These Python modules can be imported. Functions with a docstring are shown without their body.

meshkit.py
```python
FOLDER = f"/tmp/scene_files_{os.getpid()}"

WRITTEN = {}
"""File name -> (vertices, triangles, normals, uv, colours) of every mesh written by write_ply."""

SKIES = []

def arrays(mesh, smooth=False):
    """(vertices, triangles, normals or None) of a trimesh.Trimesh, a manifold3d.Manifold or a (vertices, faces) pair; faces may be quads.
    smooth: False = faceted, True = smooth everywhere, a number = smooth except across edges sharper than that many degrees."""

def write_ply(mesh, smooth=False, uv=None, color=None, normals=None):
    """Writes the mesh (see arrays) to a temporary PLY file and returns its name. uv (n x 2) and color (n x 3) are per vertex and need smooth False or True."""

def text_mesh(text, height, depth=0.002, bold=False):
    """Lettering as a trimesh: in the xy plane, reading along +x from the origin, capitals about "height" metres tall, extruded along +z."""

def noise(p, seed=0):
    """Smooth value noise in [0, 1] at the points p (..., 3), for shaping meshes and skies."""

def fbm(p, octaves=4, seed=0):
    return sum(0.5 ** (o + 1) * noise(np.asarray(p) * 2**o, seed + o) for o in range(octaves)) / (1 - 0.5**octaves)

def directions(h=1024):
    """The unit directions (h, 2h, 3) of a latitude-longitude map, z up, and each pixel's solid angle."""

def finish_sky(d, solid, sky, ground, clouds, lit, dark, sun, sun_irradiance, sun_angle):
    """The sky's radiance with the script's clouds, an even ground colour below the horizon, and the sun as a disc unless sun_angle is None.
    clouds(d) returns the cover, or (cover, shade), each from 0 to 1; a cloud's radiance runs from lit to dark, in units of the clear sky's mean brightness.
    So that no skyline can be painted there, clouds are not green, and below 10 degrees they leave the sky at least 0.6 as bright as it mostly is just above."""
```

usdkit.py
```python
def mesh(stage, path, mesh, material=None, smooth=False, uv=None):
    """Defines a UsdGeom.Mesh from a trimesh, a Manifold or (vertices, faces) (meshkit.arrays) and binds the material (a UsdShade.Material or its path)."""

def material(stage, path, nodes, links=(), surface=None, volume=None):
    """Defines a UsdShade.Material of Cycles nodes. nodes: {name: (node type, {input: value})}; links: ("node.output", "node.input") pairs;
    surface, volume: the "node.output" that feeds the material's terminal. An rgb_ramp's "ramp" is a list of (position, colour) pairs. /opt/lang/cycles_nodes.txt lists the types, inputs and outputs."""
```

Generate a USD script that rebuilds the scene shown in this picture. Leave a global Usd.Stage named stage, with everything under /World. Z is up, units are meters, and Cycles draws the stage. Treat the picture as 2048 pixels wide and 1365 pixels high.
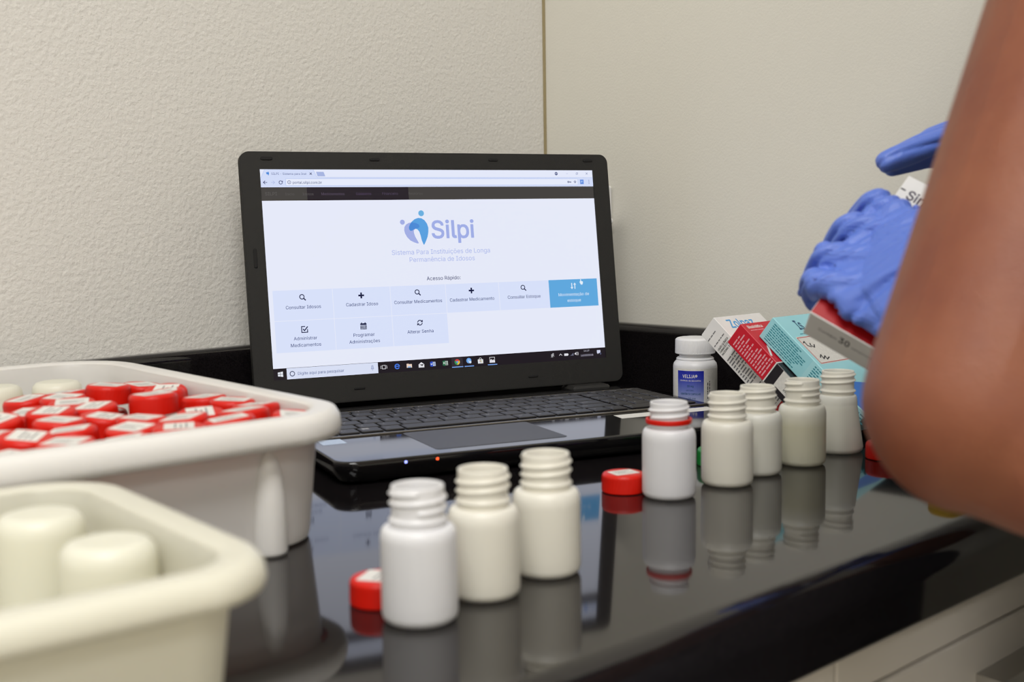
import math, random
import numpy as np
import trimesh
import manifold3d as m3
from shapely.geometry import Polygon, Point, LineString, box as sbox
from shapely import affinity
from pxr import Usd, UsdGeom, UsdLux, UsdShade, Gf, Sdf
import usdkit, meshkit

stage = Usd.Stage.CreateInMemory()
UsdGeom.SetStageUpAxis(stage, UsdGeom.Tokens.z)
UsdGeom.SetStageMetersPerUnit(stage, 1.0)
UsdGeom.Xform.Define(stage, '/World')
rng = random.Random(7)

# ------------------------------------------------------------------ camera
CT = 0.90                                   # height of the counter top above the floor
EYE = 0.187064                              # camera height above the counter
cam = UsdGeom.Camera.Define(stage, '/World/camera')
CR = np.array([[0.7324846, -0.6806066, -0.0155215], [0.0794236, 0.0627893, 0.9948616], [0.6761347, 0.7299535, -0.1000484]])
mt = np.eye(4); mt[0, :3] = CR[0]; mt[1, :3] = CR[1]; mt[2, :3] = -CR[2]; mt[3, :3] = (0, 0, CT + EYE)
cam.AddTransformOp().Set(Gf.Matrix4d(*[float(v) for v in mt.ravel()]))
cam.CreateHorizontalApertureAttr(36.0); cam.CreateVerticalApertureAttr(36.0 * 1365 / 2048)
cam.CreateFocalLengthAttr(36.0 * 2400.6 / 2048)
cam.CreateFStopAttr(7.6); cam.CreateFocusDistanceAttr(1.14)
cam.CreateClippingRangeAttr(Gf.Vec2f(0.02, 50))
cam.CreateExposureAttr(0.0)

# ------------------------------------------------------------------ lights: a fluorescent ceiling fitting and a weaker second one
def rect_light(name, loc, w, h, power, color=(1.0, 0.99, 0.985)):
    l = UsdLux.RectLight.Define(stage, '/World/' + name)
    l.AddTranslateOp().Set(Gf.Vec3d(*loc))
    l.CreateWidthAttr(w); l.CreateHeightAttr(h); l.CreateIntensityAttr(power); l.CreateColorAttr(Gf.Vec3f(*color))
    return l
LIGHT_A = (-0.40, -0.20, 2.60)
LIGHT_B = (-0.7, -1.55, 2.60)
rect_light('ceiling_lamp_glow', LIGHT_A, 1.15, 0.55, 16.0)
rect_light('ceiling_lamp_glow_001', LIGHT_B, 1.15, 0.55, 10.0)

# ------------------------------------------------------------------ materials
def lin(c):
    c = np.asarray(c, float) / 255.0
    return tuple(np.where(c <= 0.04045, c / 12.92, ((c + 0.055) / 1.055) ** 2.4))
MATS = {}
def mat(name, rgb=None, rough=0.5, bump=None, noise=None, albedo=None, **kw):
    """rgb: 0..255 sRGB. bump: (scale, distance). noise: (scale, rgb2) mixes a second tone in by noise."""
    if name in MATS: return MATS[name]
    col = albedo if albedo is not None else lin(rgb)
    nodes = {'p': ('principled_bsdf', dict(base_color=col, roughness=rough, **kw))}
    links = []
    if bump or noise:
        nodes['g'] = ('geometry', {})
    if noise:
        nodes['n'] = ('noise_texture', dict(scale=noise[0], detail=4.0, roughness=0.6))
        nodes['r'] = ('rgb_ramp', dict(ramp=[(0.35, col), (0.65, lin(noise[1]))]))
        links += [('g.position', 'n.vector'), ('n.fac', 'r.fac'), ('r.color', 'p.base_color')]
    if bump:
        nodes['bn'] = ('noise_texture', dict(scale=bump[0], detail=3.0, roughness=0.55))
        nodes['b'] = ('bump', dict(strength=1.0, distance=bump[1]))
        links += [('g.position', 'bn.vector'), ('bn.fac', 'b.height'), ('b.normal', 'p.normal')]
    MATS[name] = usdkit.material(stage, '/World/Looks/' + name, nodes, links, surface='p.BSDF')
    return MATS[name]
def glow(name, rgb, gain=1.0):
    if name in MATS: return MATS[name]
    MATS[name] = usdkit.material(stage, '/World/Looks/' + name, {'p': ('principled_bsdf', dict(base_color=(0.01, 0.01, 0.012), roughness=0.35, specular_ior_level=0.2, emission_color=lin(rgb), emission_strength=gain))}, [], surface='p.BSDF')
    return MATS[name]
def zramp(name, stops, rough=0.4, **kw):
    """A print or filling whose tone changes with height (world z)."""
    z0, z1 = stops[0][0], stops[-1][0]
    nodes = {'g': ('geometry', {}), 's': ('separate_xyz', {}), 'm': ('map_range', dict(from_min=z0 + CT, from_max=z1 + CT, to_min=0.0, to_max=1.0, clamp=True)),
             'r': ('rgb_ramp', dict(ramp=[((z - z0) / (z1 - z0), lin(c)) for z, c in stops])), 'p': ('principled_bsdf', dict(roughness=rough, **kw))}
    MATS[name] = usdkit.material(stage, '/World/Looks/' + name, nodes, [('g.position', 's.vector'), ('s.z', 'm.value'), ('m.result', 'r.fac'), ('r.color', 'p.base_color')], surface='p.BSDF')
    return MATS[name]

PLASTER = mat('rough_plaster', (228, 225, 218), 0.9, bump=(240.0, 0.0011))
PAINT = mat('smooth_wall_paint', (229, 226, 215), 0.8, bump=(400.0, 0.0002))
CEILP = mat('ceiling_paint', (235, 233, 226), 0.9, bump=(60.0, 0.001))
FLOORM = mat('floor_tile', (170, 160, 148), 0.4, noise=(3.0, (150, 141, 130)))
GRANITE = mat('black_granite', (13, 11, 12), 0.055, noise=(900.0, (30, 27, 28)), specular_ior_level=0.5)
CAULK = mat('corner_caulk', (158, 144, 108), 0.8, bump=(300.0, 0.0005))
CABM = mat('cabinet_laminate', (226, 219, 208), 0.45, bump=(250.0, 0.0001))
ALUM = mat('brushed_aluminium', (190, 188, 184), 0.35, metallic=1.0, bump=(700.0, 0.0001))
LIDM = mat('matte_black_plastic', (37, 36, 34), 0.62, bump=(2500.0, 0.0002), specular_ior_level=0.35)
DECK = mat('gloss_black_plastic', (14, 13, 14), 0.07, noise=(600.0, (18, 17, 18)), specular_ior_level=0.6)
KEYM = mat('key_plastic', (38, 36, 38), 0.45, bump=(1800.0, 0.0001))
WELL = mat('keyboard_well_plastic', (12, 11, 12), 0.5, bump=(900.0, 0.0001))
TRIMM = mat('dark_metallic_trim', (120, 115, 108), 0.25, metallic=0.8, bump=(900.0, 0.00005))
PADM = mat('touchpad_plastic', (52, 51, 54), 0.42, bump=(1500.0, 0.0001))
RUBBER = mat('black_rubber', (16, 15, 15), 0.8, bump=(900.0, 0.0002))
LEGEND = mat('key_legend_print', (170, 168, 172), 0.6, noise=(900.0, (150, 150, 152)))
STICK = mat('white_sticker', (232, 230, 224), 0.45, noise=(500.0, (222, 220, 214)))
STICKB = mat('pale_blue_sticker', (190, 205, 226), 0.3, noise=(500.0, (170, 190, 216)))
HDPE = dict(subsurface_weight=0.35, subsurface_radius=(1.0, 0.9, 0.75), subsurface_scale=0.004)
WHITEB = mat('cool_white_bottle_plastic', (240, 239, 240), 0.38, bump=(500.0, 0.00005), **HDPE)
CREAMB = mat('cream_bottle_plastic', (243, 238, 221), 0.38, bump=(500.0, 0.00005), **HDPE)
IVORYJ = mat('ivory_jar_plastic', (222, 220, 202), 0.4, bump=(500.0, 0.00005), **HDPE)
TUBW = mat('white_tub_plastic', (234, 230, 223), 0.36, bump=(260.0, 0.0001), **HDPE)
TUBC = mat('cream_tub_plastic', (219, 215, 196), 0.38, bump=(260.0, 0.0001), **HDPE)
RED = mat('red_cap_plastic', (210, 24, 7), 0.40, bump=(600.0, 0.00005), specular_ior_level=0.35)
GREEN = mat('green_cap_plastic', (24, 128, 52), 0.38, bump=(600.0, 0.00005))
PURPLE = mat('purple_cap_plastic', (128, 92, 158), 0.38, bump=(600.0, 0.00005))
YELLOW = mat('yellow_cap_plastic', (222, 176, 8), 0.38, bump=(600.0, 0.00005))
INK = mat('black_ink', (40, 40, 44), 0.6, noise=(500.0, (48, 48, 52)))
GREYINK = mat('grey_ink', (112, 112, 114), 0.6, noise=(500.0, (124, 124, 126)))
WHITEINK = mat('white_ink', (238, 234, 230), 0.5, noise=(500.0, (230, 226, 222)))
CARDW = mat('white_cardboard', (240, 239, 237), 0.42, noise=(40.0, (235, 234, 232)))
CARDR = mat('red_cardboard', (214, 20, 46), 0.35, noise=(40.0, (204, 18, 42)))
CARDK = mat('black_cardboard', (30, 26, 32), 0.32, noise=(40.0, (34, 30, 36)))
CARDC = mat('cyan_cardboard', (160, 224, 234), 0.4, noise=(40.0, (166, 228, 238)))
CARDY = mat('yellow_cardboard', (236, 186, 16), 0.4, noise=(40.0, (228, 178, 14)))
TEAL = mat('teal_ink', (34, 132, 148), 0.5, noise=(500.0, (40, 140, 156)))
NAVY = mat('navy_ink', (22, 74, 112), 0.5, noise=(500.0, (26, 80, 118)))
SKYINK = mat('sky_blue_ink', (70, 160, 226), 0.5, noise=(500.0, (80, 166, 228)))
BLUEINK = mat('blue_ink', (54, 124, 220), 0.5, noise=(500.0, (60, 130, 224)))
PINKINK = mat('pale_pink_ink', (240, 176, 184), 0.5, noise=(500.0, (236, 170, 180)))
REDINK = mat('red_ink', (190, 40, 44), 0.5, noise=(500.0, (180, 36, 40)))
DREDINK = mat('dark_red_print', (178, 8, 14), 0.4, noise=(60.0, (168, 8, 14)))
GLOVE = mat('blue_nitrile', (100, 130, 220), 0.42, bump=(900.0, 0.0003), subsurface_weight=0.1, subsurface_scale=0.002)
SKIN = mat('skin', (136, 80, 54), 0.5, noise=(22.0, (122, 66, 46)), bump=(700.0, 0.0004), subsurface_weight=0.25, subsurface_radius=(1.0, 0.35, 0.2), subsurface_scale=0.006)
SCRUB = mat('dark_scrub_fabric', (44, 50, 66), 0.9, bump=(900.0, 0.0006))
HAIRM = mat('dark_hair', (34, 24, 18), 0.6, bump=(500.0, 0.001))
SHOEM = mat('white_shoe', (220, 218, 214), 0.6, bump=(300.0, 0.0003))
EYEW = mat('eye_white', (236, 234, 230), 0.2, noise=(200.0, (230, 228, 224)))
LIPM = mat('lip_skin', (168, 92, 84), 0.45, bump=(900.0, 0.0003))

# ------------------------------------------------------------------ scene helpers
COUNT = {}
def numbered(parent, name):
    k = parent + '/' + name; n = COUNT.get(k, 0); COUNT[k] = n + 1
    return k if n == 0 else f'{k}_{n:03d}'
def tag(prim, label=None, cat=None, group=None, kind=None):
    for k, v in (('label', label), ('category', cat), ('group', group), ('kind', kind)):
        if v: prim.SetCustomDataByKey(k, v)
    return prim
def thing(name, label, cat, loc=(0, 0, 0), rotz=0.0, group=None, rot=None):
    x = UsdGeom.Xform.Define(stage, numbered('/World', name))
    place(x, loc, rotz, rot)
    return tag(x.GetPrim(), label, cat, group)
def place(x, loc, rotz=0.0, rot=None):
    if rot is not None:
        m = np.eye(4); m[:3, :3] = np.asarray(rot).T; m[3, :3] = (loc[0], loc[1], loc[2] + CT)
        x.AddTransformOp().Set(Gf.Matrix4d(*[float(v) for v in m.ravel()]))
    else:
        x.AddTranslateOp().Set(Gf.Vec3d(float(loc[0]), float(loc[1]), float(loc[2]) + CT))
        if rotz: x.AddRotateZOp().Set(float(math.degrees(rotz)))
def dup(src, label, loc, rotz=0.0, rot=None, group=None):
    name = src.GetName()
    if name[-4:-3] == '_' and name[-3:].isdigit(): name = name[:-4]
    was = src.GetCustomData()
    r = thing(name, label, was['category'], loc, rotz, group or was.get('group'), rot)
    r.GetReferences().AddInternalReference(src.GetPath()); r.SetInstanceable(True)
    return r
def part(parent, name, mesh, material, smooth=35, label=None, kind=None):
    m = usdkit.mesh(stage, numbered(str(parent.GetPath()), name), mesh, material, smooth=smooth)
    return tag(m.GetPrim(), label, kind=kind)
def struct(name, mesh, material, smooth=False, label=None, cat=None):
    m = usdkit.mesh(stage, numbered('/World', name), mesh, material, smooth=smooth)
    m.AddTranslateOp().Set(Gf.Vec3d(0, 0, CT))
    return tag(m.GetPrim(), label, cat, kind='structure')

# ------------------------------------------------------------------ mesh helpers
cat_ = trimesh.util.concatenate
def bx(x0, x1, y0, y1, z0, z1):
    m = trimesh.creation.box((x1 - x0, y1 - y0, z1 - z0)); m.apply_translation(((x0 + x1) / 2, (y0 + y1) / 2, (z0 + z1) / 2)); return m
def chamfer_box(x0, x1, y0, y1, z0, z1, c):
    pts = []
    for sx, X in ((1, x0), (-1, x1)):
        for sy, Y in ((1, y0), (-1, y1)):
            for sz, Z in ((1, z0), (-1, z1)):
                pts += [(X + sx * c, Y + sy * c, Z), (X + sx * c, Y, Z + sz * c), (X, Y + sy * c, Z + sz * c)]
    return trimesh.convex.convex_hull(np.array(pts))
def rrect(w, d, r, seg=8):
    r = max(min(r, w / 2 - 1e-5, d / 2 - 1e-5), 1e-5); out = []
    for cx, cy, a0 in ((w / 2 - r, d / 2 - r, 0), (-w / 2 + r, d / 2 - r, 90), (-w / 2 + r, -d / 2 + r, 180), (w / 2 - r, -d / 2 + r, 270)):
        for k in range(seg + 1):
            a = math.radians(a0 + 90 * k / seg); out.append((cx + r * math.cos(a), cy + r * math.sin(a)))
    return np.array(out)
def loft(rings, close=True, cap0=True, cap1=True):
    """rings: list of (n,3) arrays joined in order."""
    n = len(rings[0]); v = np.vstack(rings); f = []
    for i in range(len(rings) - 1):
        for k in range(n if close else n - 1):
            a, b = i * n + k, i * n + (k + 1) % n
            f += [(a, b, b + n), (a, b + n, a + n)]
    v = list(map(tuple, v))
    if cap0:
        c = len(v); v.append(tuple(rings[0].mean(0)))
        f += [(c, (k + 1) % n, k) for k in range(n)]
    if cap1:
        c = len(v); v.append(tuple(rings[-1].mean(0))); o = (len(rings) - 1) * n
        f += [(c, o + k, o + (k + 1) % n) for k in range(n)]
    return trimesh.Trimesh(np.array(v), np.array(f), process=False)
def rloft(w, d, r, steps, seg=8, at=(0, 0)):
    """A rounded rectangle swept through (offset, z) steps; closed at both ends."""
    out = []
    for o, z in steps:
        p = rrect(w + 2 * o, d + 2 * o, r + o, seg); out.append(np.c_[p + np.array(at), np.full(len(p), z)])
    return loft(out)
def lathe(prof, n=48, cap=True):
    """prof: (r, z) from first to last; ends on the axis are closed."""
    t = np.linspace(0, 2 * np.pi, n, endpoint=False)
    rings = [np.c_[r * np.cos(t), r * np.sin(t), np.full(n, z)] for r, z in prof]
    return loft(rings, cap0=cap, cap1=cap)
def extrude(poly, z0, z1):
    ms = []
    for g in getattr(poly, 'geoms', [poly]):
        if g.is_empty or g.area < 1e-12: continue
        m = trimesh.creation.extrude_polygon(g, z1 - z0, engine='earcut'); m.apply_translation((0, 0, z0)); ms.append(m)
    return cat_(ms)
def frame(mesh, o, x, y, z=None):
    """Moves a mesh's own x, y, z axes to the given axes at o."""
    m = mesh.copy(); x, y = np.asarray(x, float), np.asarray(y, float); z = np.cross(x, y) if z is None else np.asarray(z, float)
    M = np.eye(4); M[:3, 0], M[:3, 1], M[:3, 2], M[:3, 3] = x, y, z, o
    m.apply_transform(M); return m
TXT = {}
def text(s, height=1.0, bold=False, depth=0.02):
    k = (s, bold)
    if k not in TXT: TXT[k] = meshkit.text_mesh(s, 1.0, 0.02, bold)
    m = TXT[k].copy(); m.apply_scale((height, height, depth / 0.02)); return m
def fit_text(s, width, bold=False, depth=0.00004, height=None):
    """Lettering scaled so that it is exactly width wide; starts at x = 0, stands on y = 0."""
    m = text(s, 1.0, bold); x0, x1 = m.bounds[0][0], m.bounds[1][0]; k = width / (x1 - x0)
    m.apply_translation((-x0, 0, 0)); m.apply_scale((k, height if height else k, depth / 0.02)); return m
def bars(rows, depth=0.00006):
    """Greeked small print: (x0, x1, y, thickness) strips."""
    return cat_([bx(a, b, y, y + t, 0, depth) for a, b, y, t in rows])
def fine_print(w, h, lines, seed, fill=0.7, word=0.9):
    r = random.Random(seed); rows = []; p = h / lines
    for k in range(lines):
        x = 0.0; end = w * r.uniform(fill, 1.0)
        while x < end:
            l = p * word * r.uniform(0.8, 2.6); rows.append((x, min(x + l, w), h - (k + 1) * p + p * 0.2, p * 0.42)); x += l + p * 0.35
    return bars(rows)

# ------------------------------------------------------------------ the room
XW, YW = 1.007212, 1.024061                 # right wall, left wall (behind the counter)
X0, Y0, ZF, ZC = -1.75, -2.35, -CT, 1.75
def wall(x0, x1, y0, y1): return bx(x0, x1, y0, y1, ZF, ZC)
struct('wall_left', wall(X0, XW + 0.1, YW, YW + 0.1), PLASTER, label='rough off-white plastered wall behind the laptop', cat='wall')
struct('wall_right', wall(XW, XW + 0.1, Y0, YW), PAINT, label='smooth cream painted wall behind the medicine boxes', cat='wall')
struct('wall_back', wall(X0, XW + 0.1, Y0 - 0.1, Y0), PAINT, label='cream painted wall behind the camera', cat='wall')
struct('wall_side', wall(X0 - 0.1, X0, Y0, YW + 0.1), PAINT, label='cream painted wall at the far left end of the counter', cat='wall')
struct('floor', bx(X0, XW, Y0, YW, ZF - 0.1, ZF), FLOORM, label='beige floor in front of the counter', cat='floor')
struct('ceiling', bx(X0 - 0.1, XW + 0.1, Y0 - 0.1, YW + 0.1, ZC, ZC + 0.1), CEILP, label='white painted ceiling', cat='ceiling')
q = [(0, 0), (-0.0026, 0)] + [(-0.0026 * math.cos(a), -0.0026 * math.sin(a)) for a in np.linspace(0.15, math.pi / 2, 6)]
struct('trim_1', frame(extrude(Polygon(q), 0, ZC - 0.0724), (XW, YW, 0.0722), (1, 0, 0), (0, 1, 0)), CAULK, label='thin brownish caulk line in the corner of the two walls', cat='trim')
for i, L in enumerate((LIGHT_A, LIGHT_B)):
    t = thing('ceiling_light', ['recessed ceiling light above the counter', 'recessed ceiling light at the back of the room'][i], 'ceiling light', (L[0], L[1], ZC - 0.06))
    fr = sbox(-0.62, -0.32, 0.62, 0.32).difference(sbox(-0.58, -0.28, 0.58, 0.28))
    part(t, 'frame', extrude(fr, 0, 0.058), CARDW, smooth=False); part(t, 'reflector', bx(-0.58, 0.58, -0.28, 0.28, 0.030, 0.036), CEILP, smooth=False)

# counter: black stone top with a rounded nosing and an upstand along both walls
ct = thing('countertop', 'polished black stone countertop with a rounded front edge', 'countertop')
FE = 0.3291
def arc(cx, cz, r, a0, a1, n): return [(cx + r * math.cos(math.radians(a)), cz + r * math.sin(math.radians(a))) for a in np.linspace(a0, a1, n)]
NB = -0.0450                                # underside of the stone
prof = [(YW - 0.002, NB), (YW - 0.002, 0.0)] + [(FE + 0.019 + 0.019 * math.cos(math.radians(a)), -0.020 + 0.020 * math.sin(math.radians(a))) for a in np.linspace(90, 180, 16)] + arc(FE + 0.003, NB + 0.003, 0.003, 180, 270, 5)
SX0, SX1 = -1.70, XW - 0.001
slab = frame(extrude(Polygon(prof), 0, SX1 - SX0), (SX0, 0, 0), (0, 1, 0), (0, 0, 1), (1, 0, 0))
part(ct, 'stone_slab', slab, GRANITE, smooth=30)
HB, TB = 0.0714, 0.016
up = [(0, 0.0004), (0, HB), (-TB + 0.009, HB)] + [(-TB + 0.009 + 0.009 * math.cos(math.radians(a)), HB - 0.009 + 0.009 * math.sin(math.radians(a))) for a in np.linspace(100, 180, 7)] + [(-TB, 0.0004)]
bs = thing('backsplash', 'low black stone backsplash along the plastered wall behind the laptop', 'backsplash')
part(bs, 'stone_strip', frame(extrude(Polygon(up), 0, SX1 - SX0), (SX0, YW - 0.001, 0), (0, 1, 0), (0, 0, 1), (1, 0, 0)), GRANITE, smooth=30)
bs = thing('backsplash', 'low black stone backsplash along the smooth right wall behind the boxes', 'backsplash')
part(bs, 'stone_strip', frame(extrude(Polygon(up), 0, YW - TB - 0.002 - FE - 0.004), (XW - 0.001, YW - TB - 0.002, 0), (1, 0, 0), (0, 0, 1), (0, -1, 0)), GRANITE, smooth=30)

# base cabinet under the counter
cb = thing('base_cabinet', 'white laminate base cabinet with drawers under the black counter', 'cabinet', (0, 0, 0))
CF = 0.345
part(cb, 'carcass', bx(-1.68, XW - 0.004, CF + 0.032, YW - 0.005, ZF + 0.10, NB - 0.0004), CABM, smooth=False)
part(cb, 'plinth', bx(-1.68, XW - 0.004, CF + 0.07, YW - 0.01, ZF, ZF + 0.10), CABM, smooth=False)
VG = 0.5555
edges = [-1.68, -1.05, -0.25, VG, XW - 0.006]
for a, b in zip(edges[:-1], edges[1:]):
    part(cb, 'fascia', chamfer_box(a + 0.0010, b - 0.0010, CF, CF + 0.016, -0.0772, NB - 0.0008, 0.0008), CABM, smooth=False)
    zt = -0.0792
    for k, hgt in enumerate((0.17, 0.25, 0.25)):
        d = part(cb, 'drawer_front', chamfer_box(a + 0.0015, b - 0.0015, CF - 0.001, CF + 0.016, zt - hgt, zt, 0.0012), CABM, smooth=False)
        hx0, hx1 = (0.717, 0.90) if a == VG else ((a + b) / 2 - 0.1, (a + b) / 2 + 0.1)
        if hx1 > hx0:
            hp = [(0, 0), (-0.018, -0.001), (-0.0205, -0.006), (-0.0195, -0.022), (-0.016, -0.024), (-0.0165, -0.008), (0, -0.006)]
            h = frame(extrude(Polygon(hp), 0, hx1 - hx0), (hx0, CF - 0.0012, zt - 0.026), (0, 1, 0), (0, 0, 1), (1, 0, 0))
            part(d, 'handle', h, ALUM, smooth=30, label='brushed aluminium lip handle')
        zt -= hgt + 0.003

# wall socket peeking out behind the laptop lid
ws = thing('wall_socket', 'small white wall socket with plug half hidden behind the laptop lid', 'socket', (XW, 0.945, 0.184))
part(ws, 'cover_plate', chamfer_box(-0.008, -0.0005, -0.028, 0.04, -0.04, 0.04, 0.002), CARDW, smooth=False)
part(ws, 'plug', frame(rloft(0.030, 0.030, 0.004, [(-0.002, 0), (0, 0.002), (0, 0.016), (-0.004, 0.020)]), (-0.0085, -0.018, 0), (0, 0.72, 0.69), (0, -0.69, 0.72), (-1, 0, 0)), CARDW)
# ------------------------------------------------------------------ laptop
LY = -0.320593
lap = thing('laptop', 'open black laptop showing a white web page, standing on the counter', 'laptop', (0.474921, 0.695044, 0.0), LY)
BW, BD, BZ = 0.381, 0.2505, 0.0182
base = rloft(BW, BD, 0.016, [(-0.012, 0.0015), (-0.005, 0.003), (-0.0012, 0.0085), (0, 0.0132), (0, 0.0160), (-0.0004, 0.0172), (-0.0014, BZ - 0.0003), (-0.0024, BZ)], 8, (BW / 2, BD / 2))
part(lap, 'base', base, DECK, smooth=40)
for fx in (0.03, 0.35):
    for fy in (0.02, 0.225):
        part(lap, 'rubber_foot', frame(lathe([(0.006, 0), (0.0066, 0.0004), (0.0066, 0.0016), (0.006, 0.002)], 20), (fx, fy, 0), (1, 0, 0), (0, 1, 0)), RUBBER)
KX0, KX1, KY0, KY1 = 0.0105, 0.3705, 0.1035, 0.2145
part(lap, 'keyboard_well', rloft(KX1 - KX0, KY1 - KY0, 0.004, [(0, BZ - 0.001), (0, BZ + 0.0001), (-0.0006, BZ + 0.0004)], 6, ((KX0 + KX1) / 2, (KY0 + KY1) / 2)), WELL, label='matte black keyboard surround')
part(lap, 'palm_rest_ridge', chamfer_box(0.004, BW - 0.004, 0.0966, 0.1008, BZ - 0.0005, BZ + 0.0012, 0.0006), TRIMM, smooth=False, label='thin shiny ridge in front of the keyboard')
part(lap, 'hinge_strip', chamfer_box(0.012, BW - 0.012, 0.2190, 0.2210, BZ - 0.0005, BZ + 0.0008, 0.0005), TRIMM, smooth=False, label='thin shiny strip behind the keyboard')
# touchpad
part(lap, 'touchpad', rloft(0.110, 0.079, 0.004, [(0, BZ - 0.0005), (0, BZ + 0.00015), (-0.0004, BZ + 0.0003)], 5, (0.1355, 0.0550)), PADM, label='matte grey touchpad')
# keys: five full rows and a low function row
PITCH = 0.0190
def key_row(y, h, spec):
    x = KX0 + 0.0022
    for w, leg in spec:
        W = w * (KX1 - KX0 - 0.0044)
        if leg is not None:
            g = 0.0011
            k = chamfer_box(x + g, x + W - g, y + g, y + h - g, BZ + 0.0003, BZ + 0.0021, 0.0006)
            kp = part(lap, 'key', k, KEYM, smooth=False)
            if leg:
                if leg == '#':
                    lm = cat_([bx(0, 0.0026, 0, 0.0026, 0, 0.00005), bx(0.003, 0.0056, 0, 0.0026, 0, 0.00005), bx(0, 0.0026, 0.003, 0.0056, 0, 0.00005), bx(0.003, 0.0056, 0.003, 0.0056, 0, 0.00005)])
                else:
                    lm = text(leg, 0.0026 if len(leg) < 3 else 0.0020, depth=0.00005)
                lm = lm.copy(); lm.apply_translation((x + g + 0.0028, y + h - g - 0.0082 if h > 0.015 else y + g + 0.0035, BZ + 0.00211))
                part(kp, 'legend', lm, LEGEND, smooth=False)
        x += W
def norm(spec):
    t = sum(w for w, _ in spec); return [(w / t, l) for w, l in spec]
num = lambda a, b, c, d: [(0.12, None), (0.95, a), (0.95, b), (0.95, c), (0.95, d)]
rows = [
    [(1.1, 'Ctrl'), (1.0, 'Fn'), (1.1, '#'), (1.0, 'Alt'), (5.6, ''), (1.0, 'Alt'), (1.0, 'Gr'), (1.1, 'Ctrl'), (0.95, '<'), (0.95, 'v'), (0.95, '>')] + num('0', '', ',', 'Ent')[0:1] + [(1.9, '0'), (0.95, ','), (0.95, 'Ent')],
    [(1.25, 'Shift')] + [(1.0, c) for c in '\\ZXCVBNM,.;/'.replace('\\', '|')] + [(1.75, 'Shift'), ] + num('1', '2', '3', ''),
    [(1.75, 'Caps')] + [(1.0, c) for c in 'ASDFGHJKLÇ~]'] + [(1.25, 'Enter')] + num('4', '5', '6', '+'),
    [(1.5, 'Tab')] + [(1.0, c) for c in "QWERTYUIOP'["] + [(1.5, 'Enter')] + num('7', '8', '9', '+'),
    [(1.0, "'")] + [(1.0, c) for c in '1234567890-='] + [(2.0, 'Backspace')] + num('Num', '/', '*', '-'),
]
for i, r in enumerate(rows): key_row(KY0 + 0.0016 + i * PITCH, PITCH, norm(r))
key_row(KY0 + 0.0016 + 5 * PITCH, 0.0122, norm([(1.0, t) for t in ('Esc', 'F1', 'F2', 'F3', 'F4', 'F5', 'F6', 'F7', 'F8', 'F9', 'F10', 'F11', 'F12', 'Prt', 'Ins', 'Del', 'Home', 'End')]))
# stickers on the palm rest, status lights in the front edge
part(lap, 'small_sticker', bx(0.010, 0.029, 0.074, 0.094, BZ, BZ + 0.0001), STICKB, smooth=False, label='small pale sticker left on the palm rest')
stp = Polygon([(0.2705, 0.0866), (0.2690, 0.0690), (0.3660, 0.0690), (0.3660, 0.0866)])
part(lap, 'long_sticker', extrude(stp, BZ, BZ + 0.0001), STICK, smooth=False, label='long white sticker on the right palm rest')
for lx, col, nm in ((0.0505, (150, 160, 255), 'blue'), (0.0749, (255, 84, 40), 'orange')):
    part(lap, 'status_light', chamfer_box(lx - 0.0011, lx + 0.0011, -0.0006, 0.002, 0.0136, 0.0157, 0.0005), glow('status_light_' + nm, col, 2.2), smooth=False, label=f'small {nm} status light')
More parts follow.
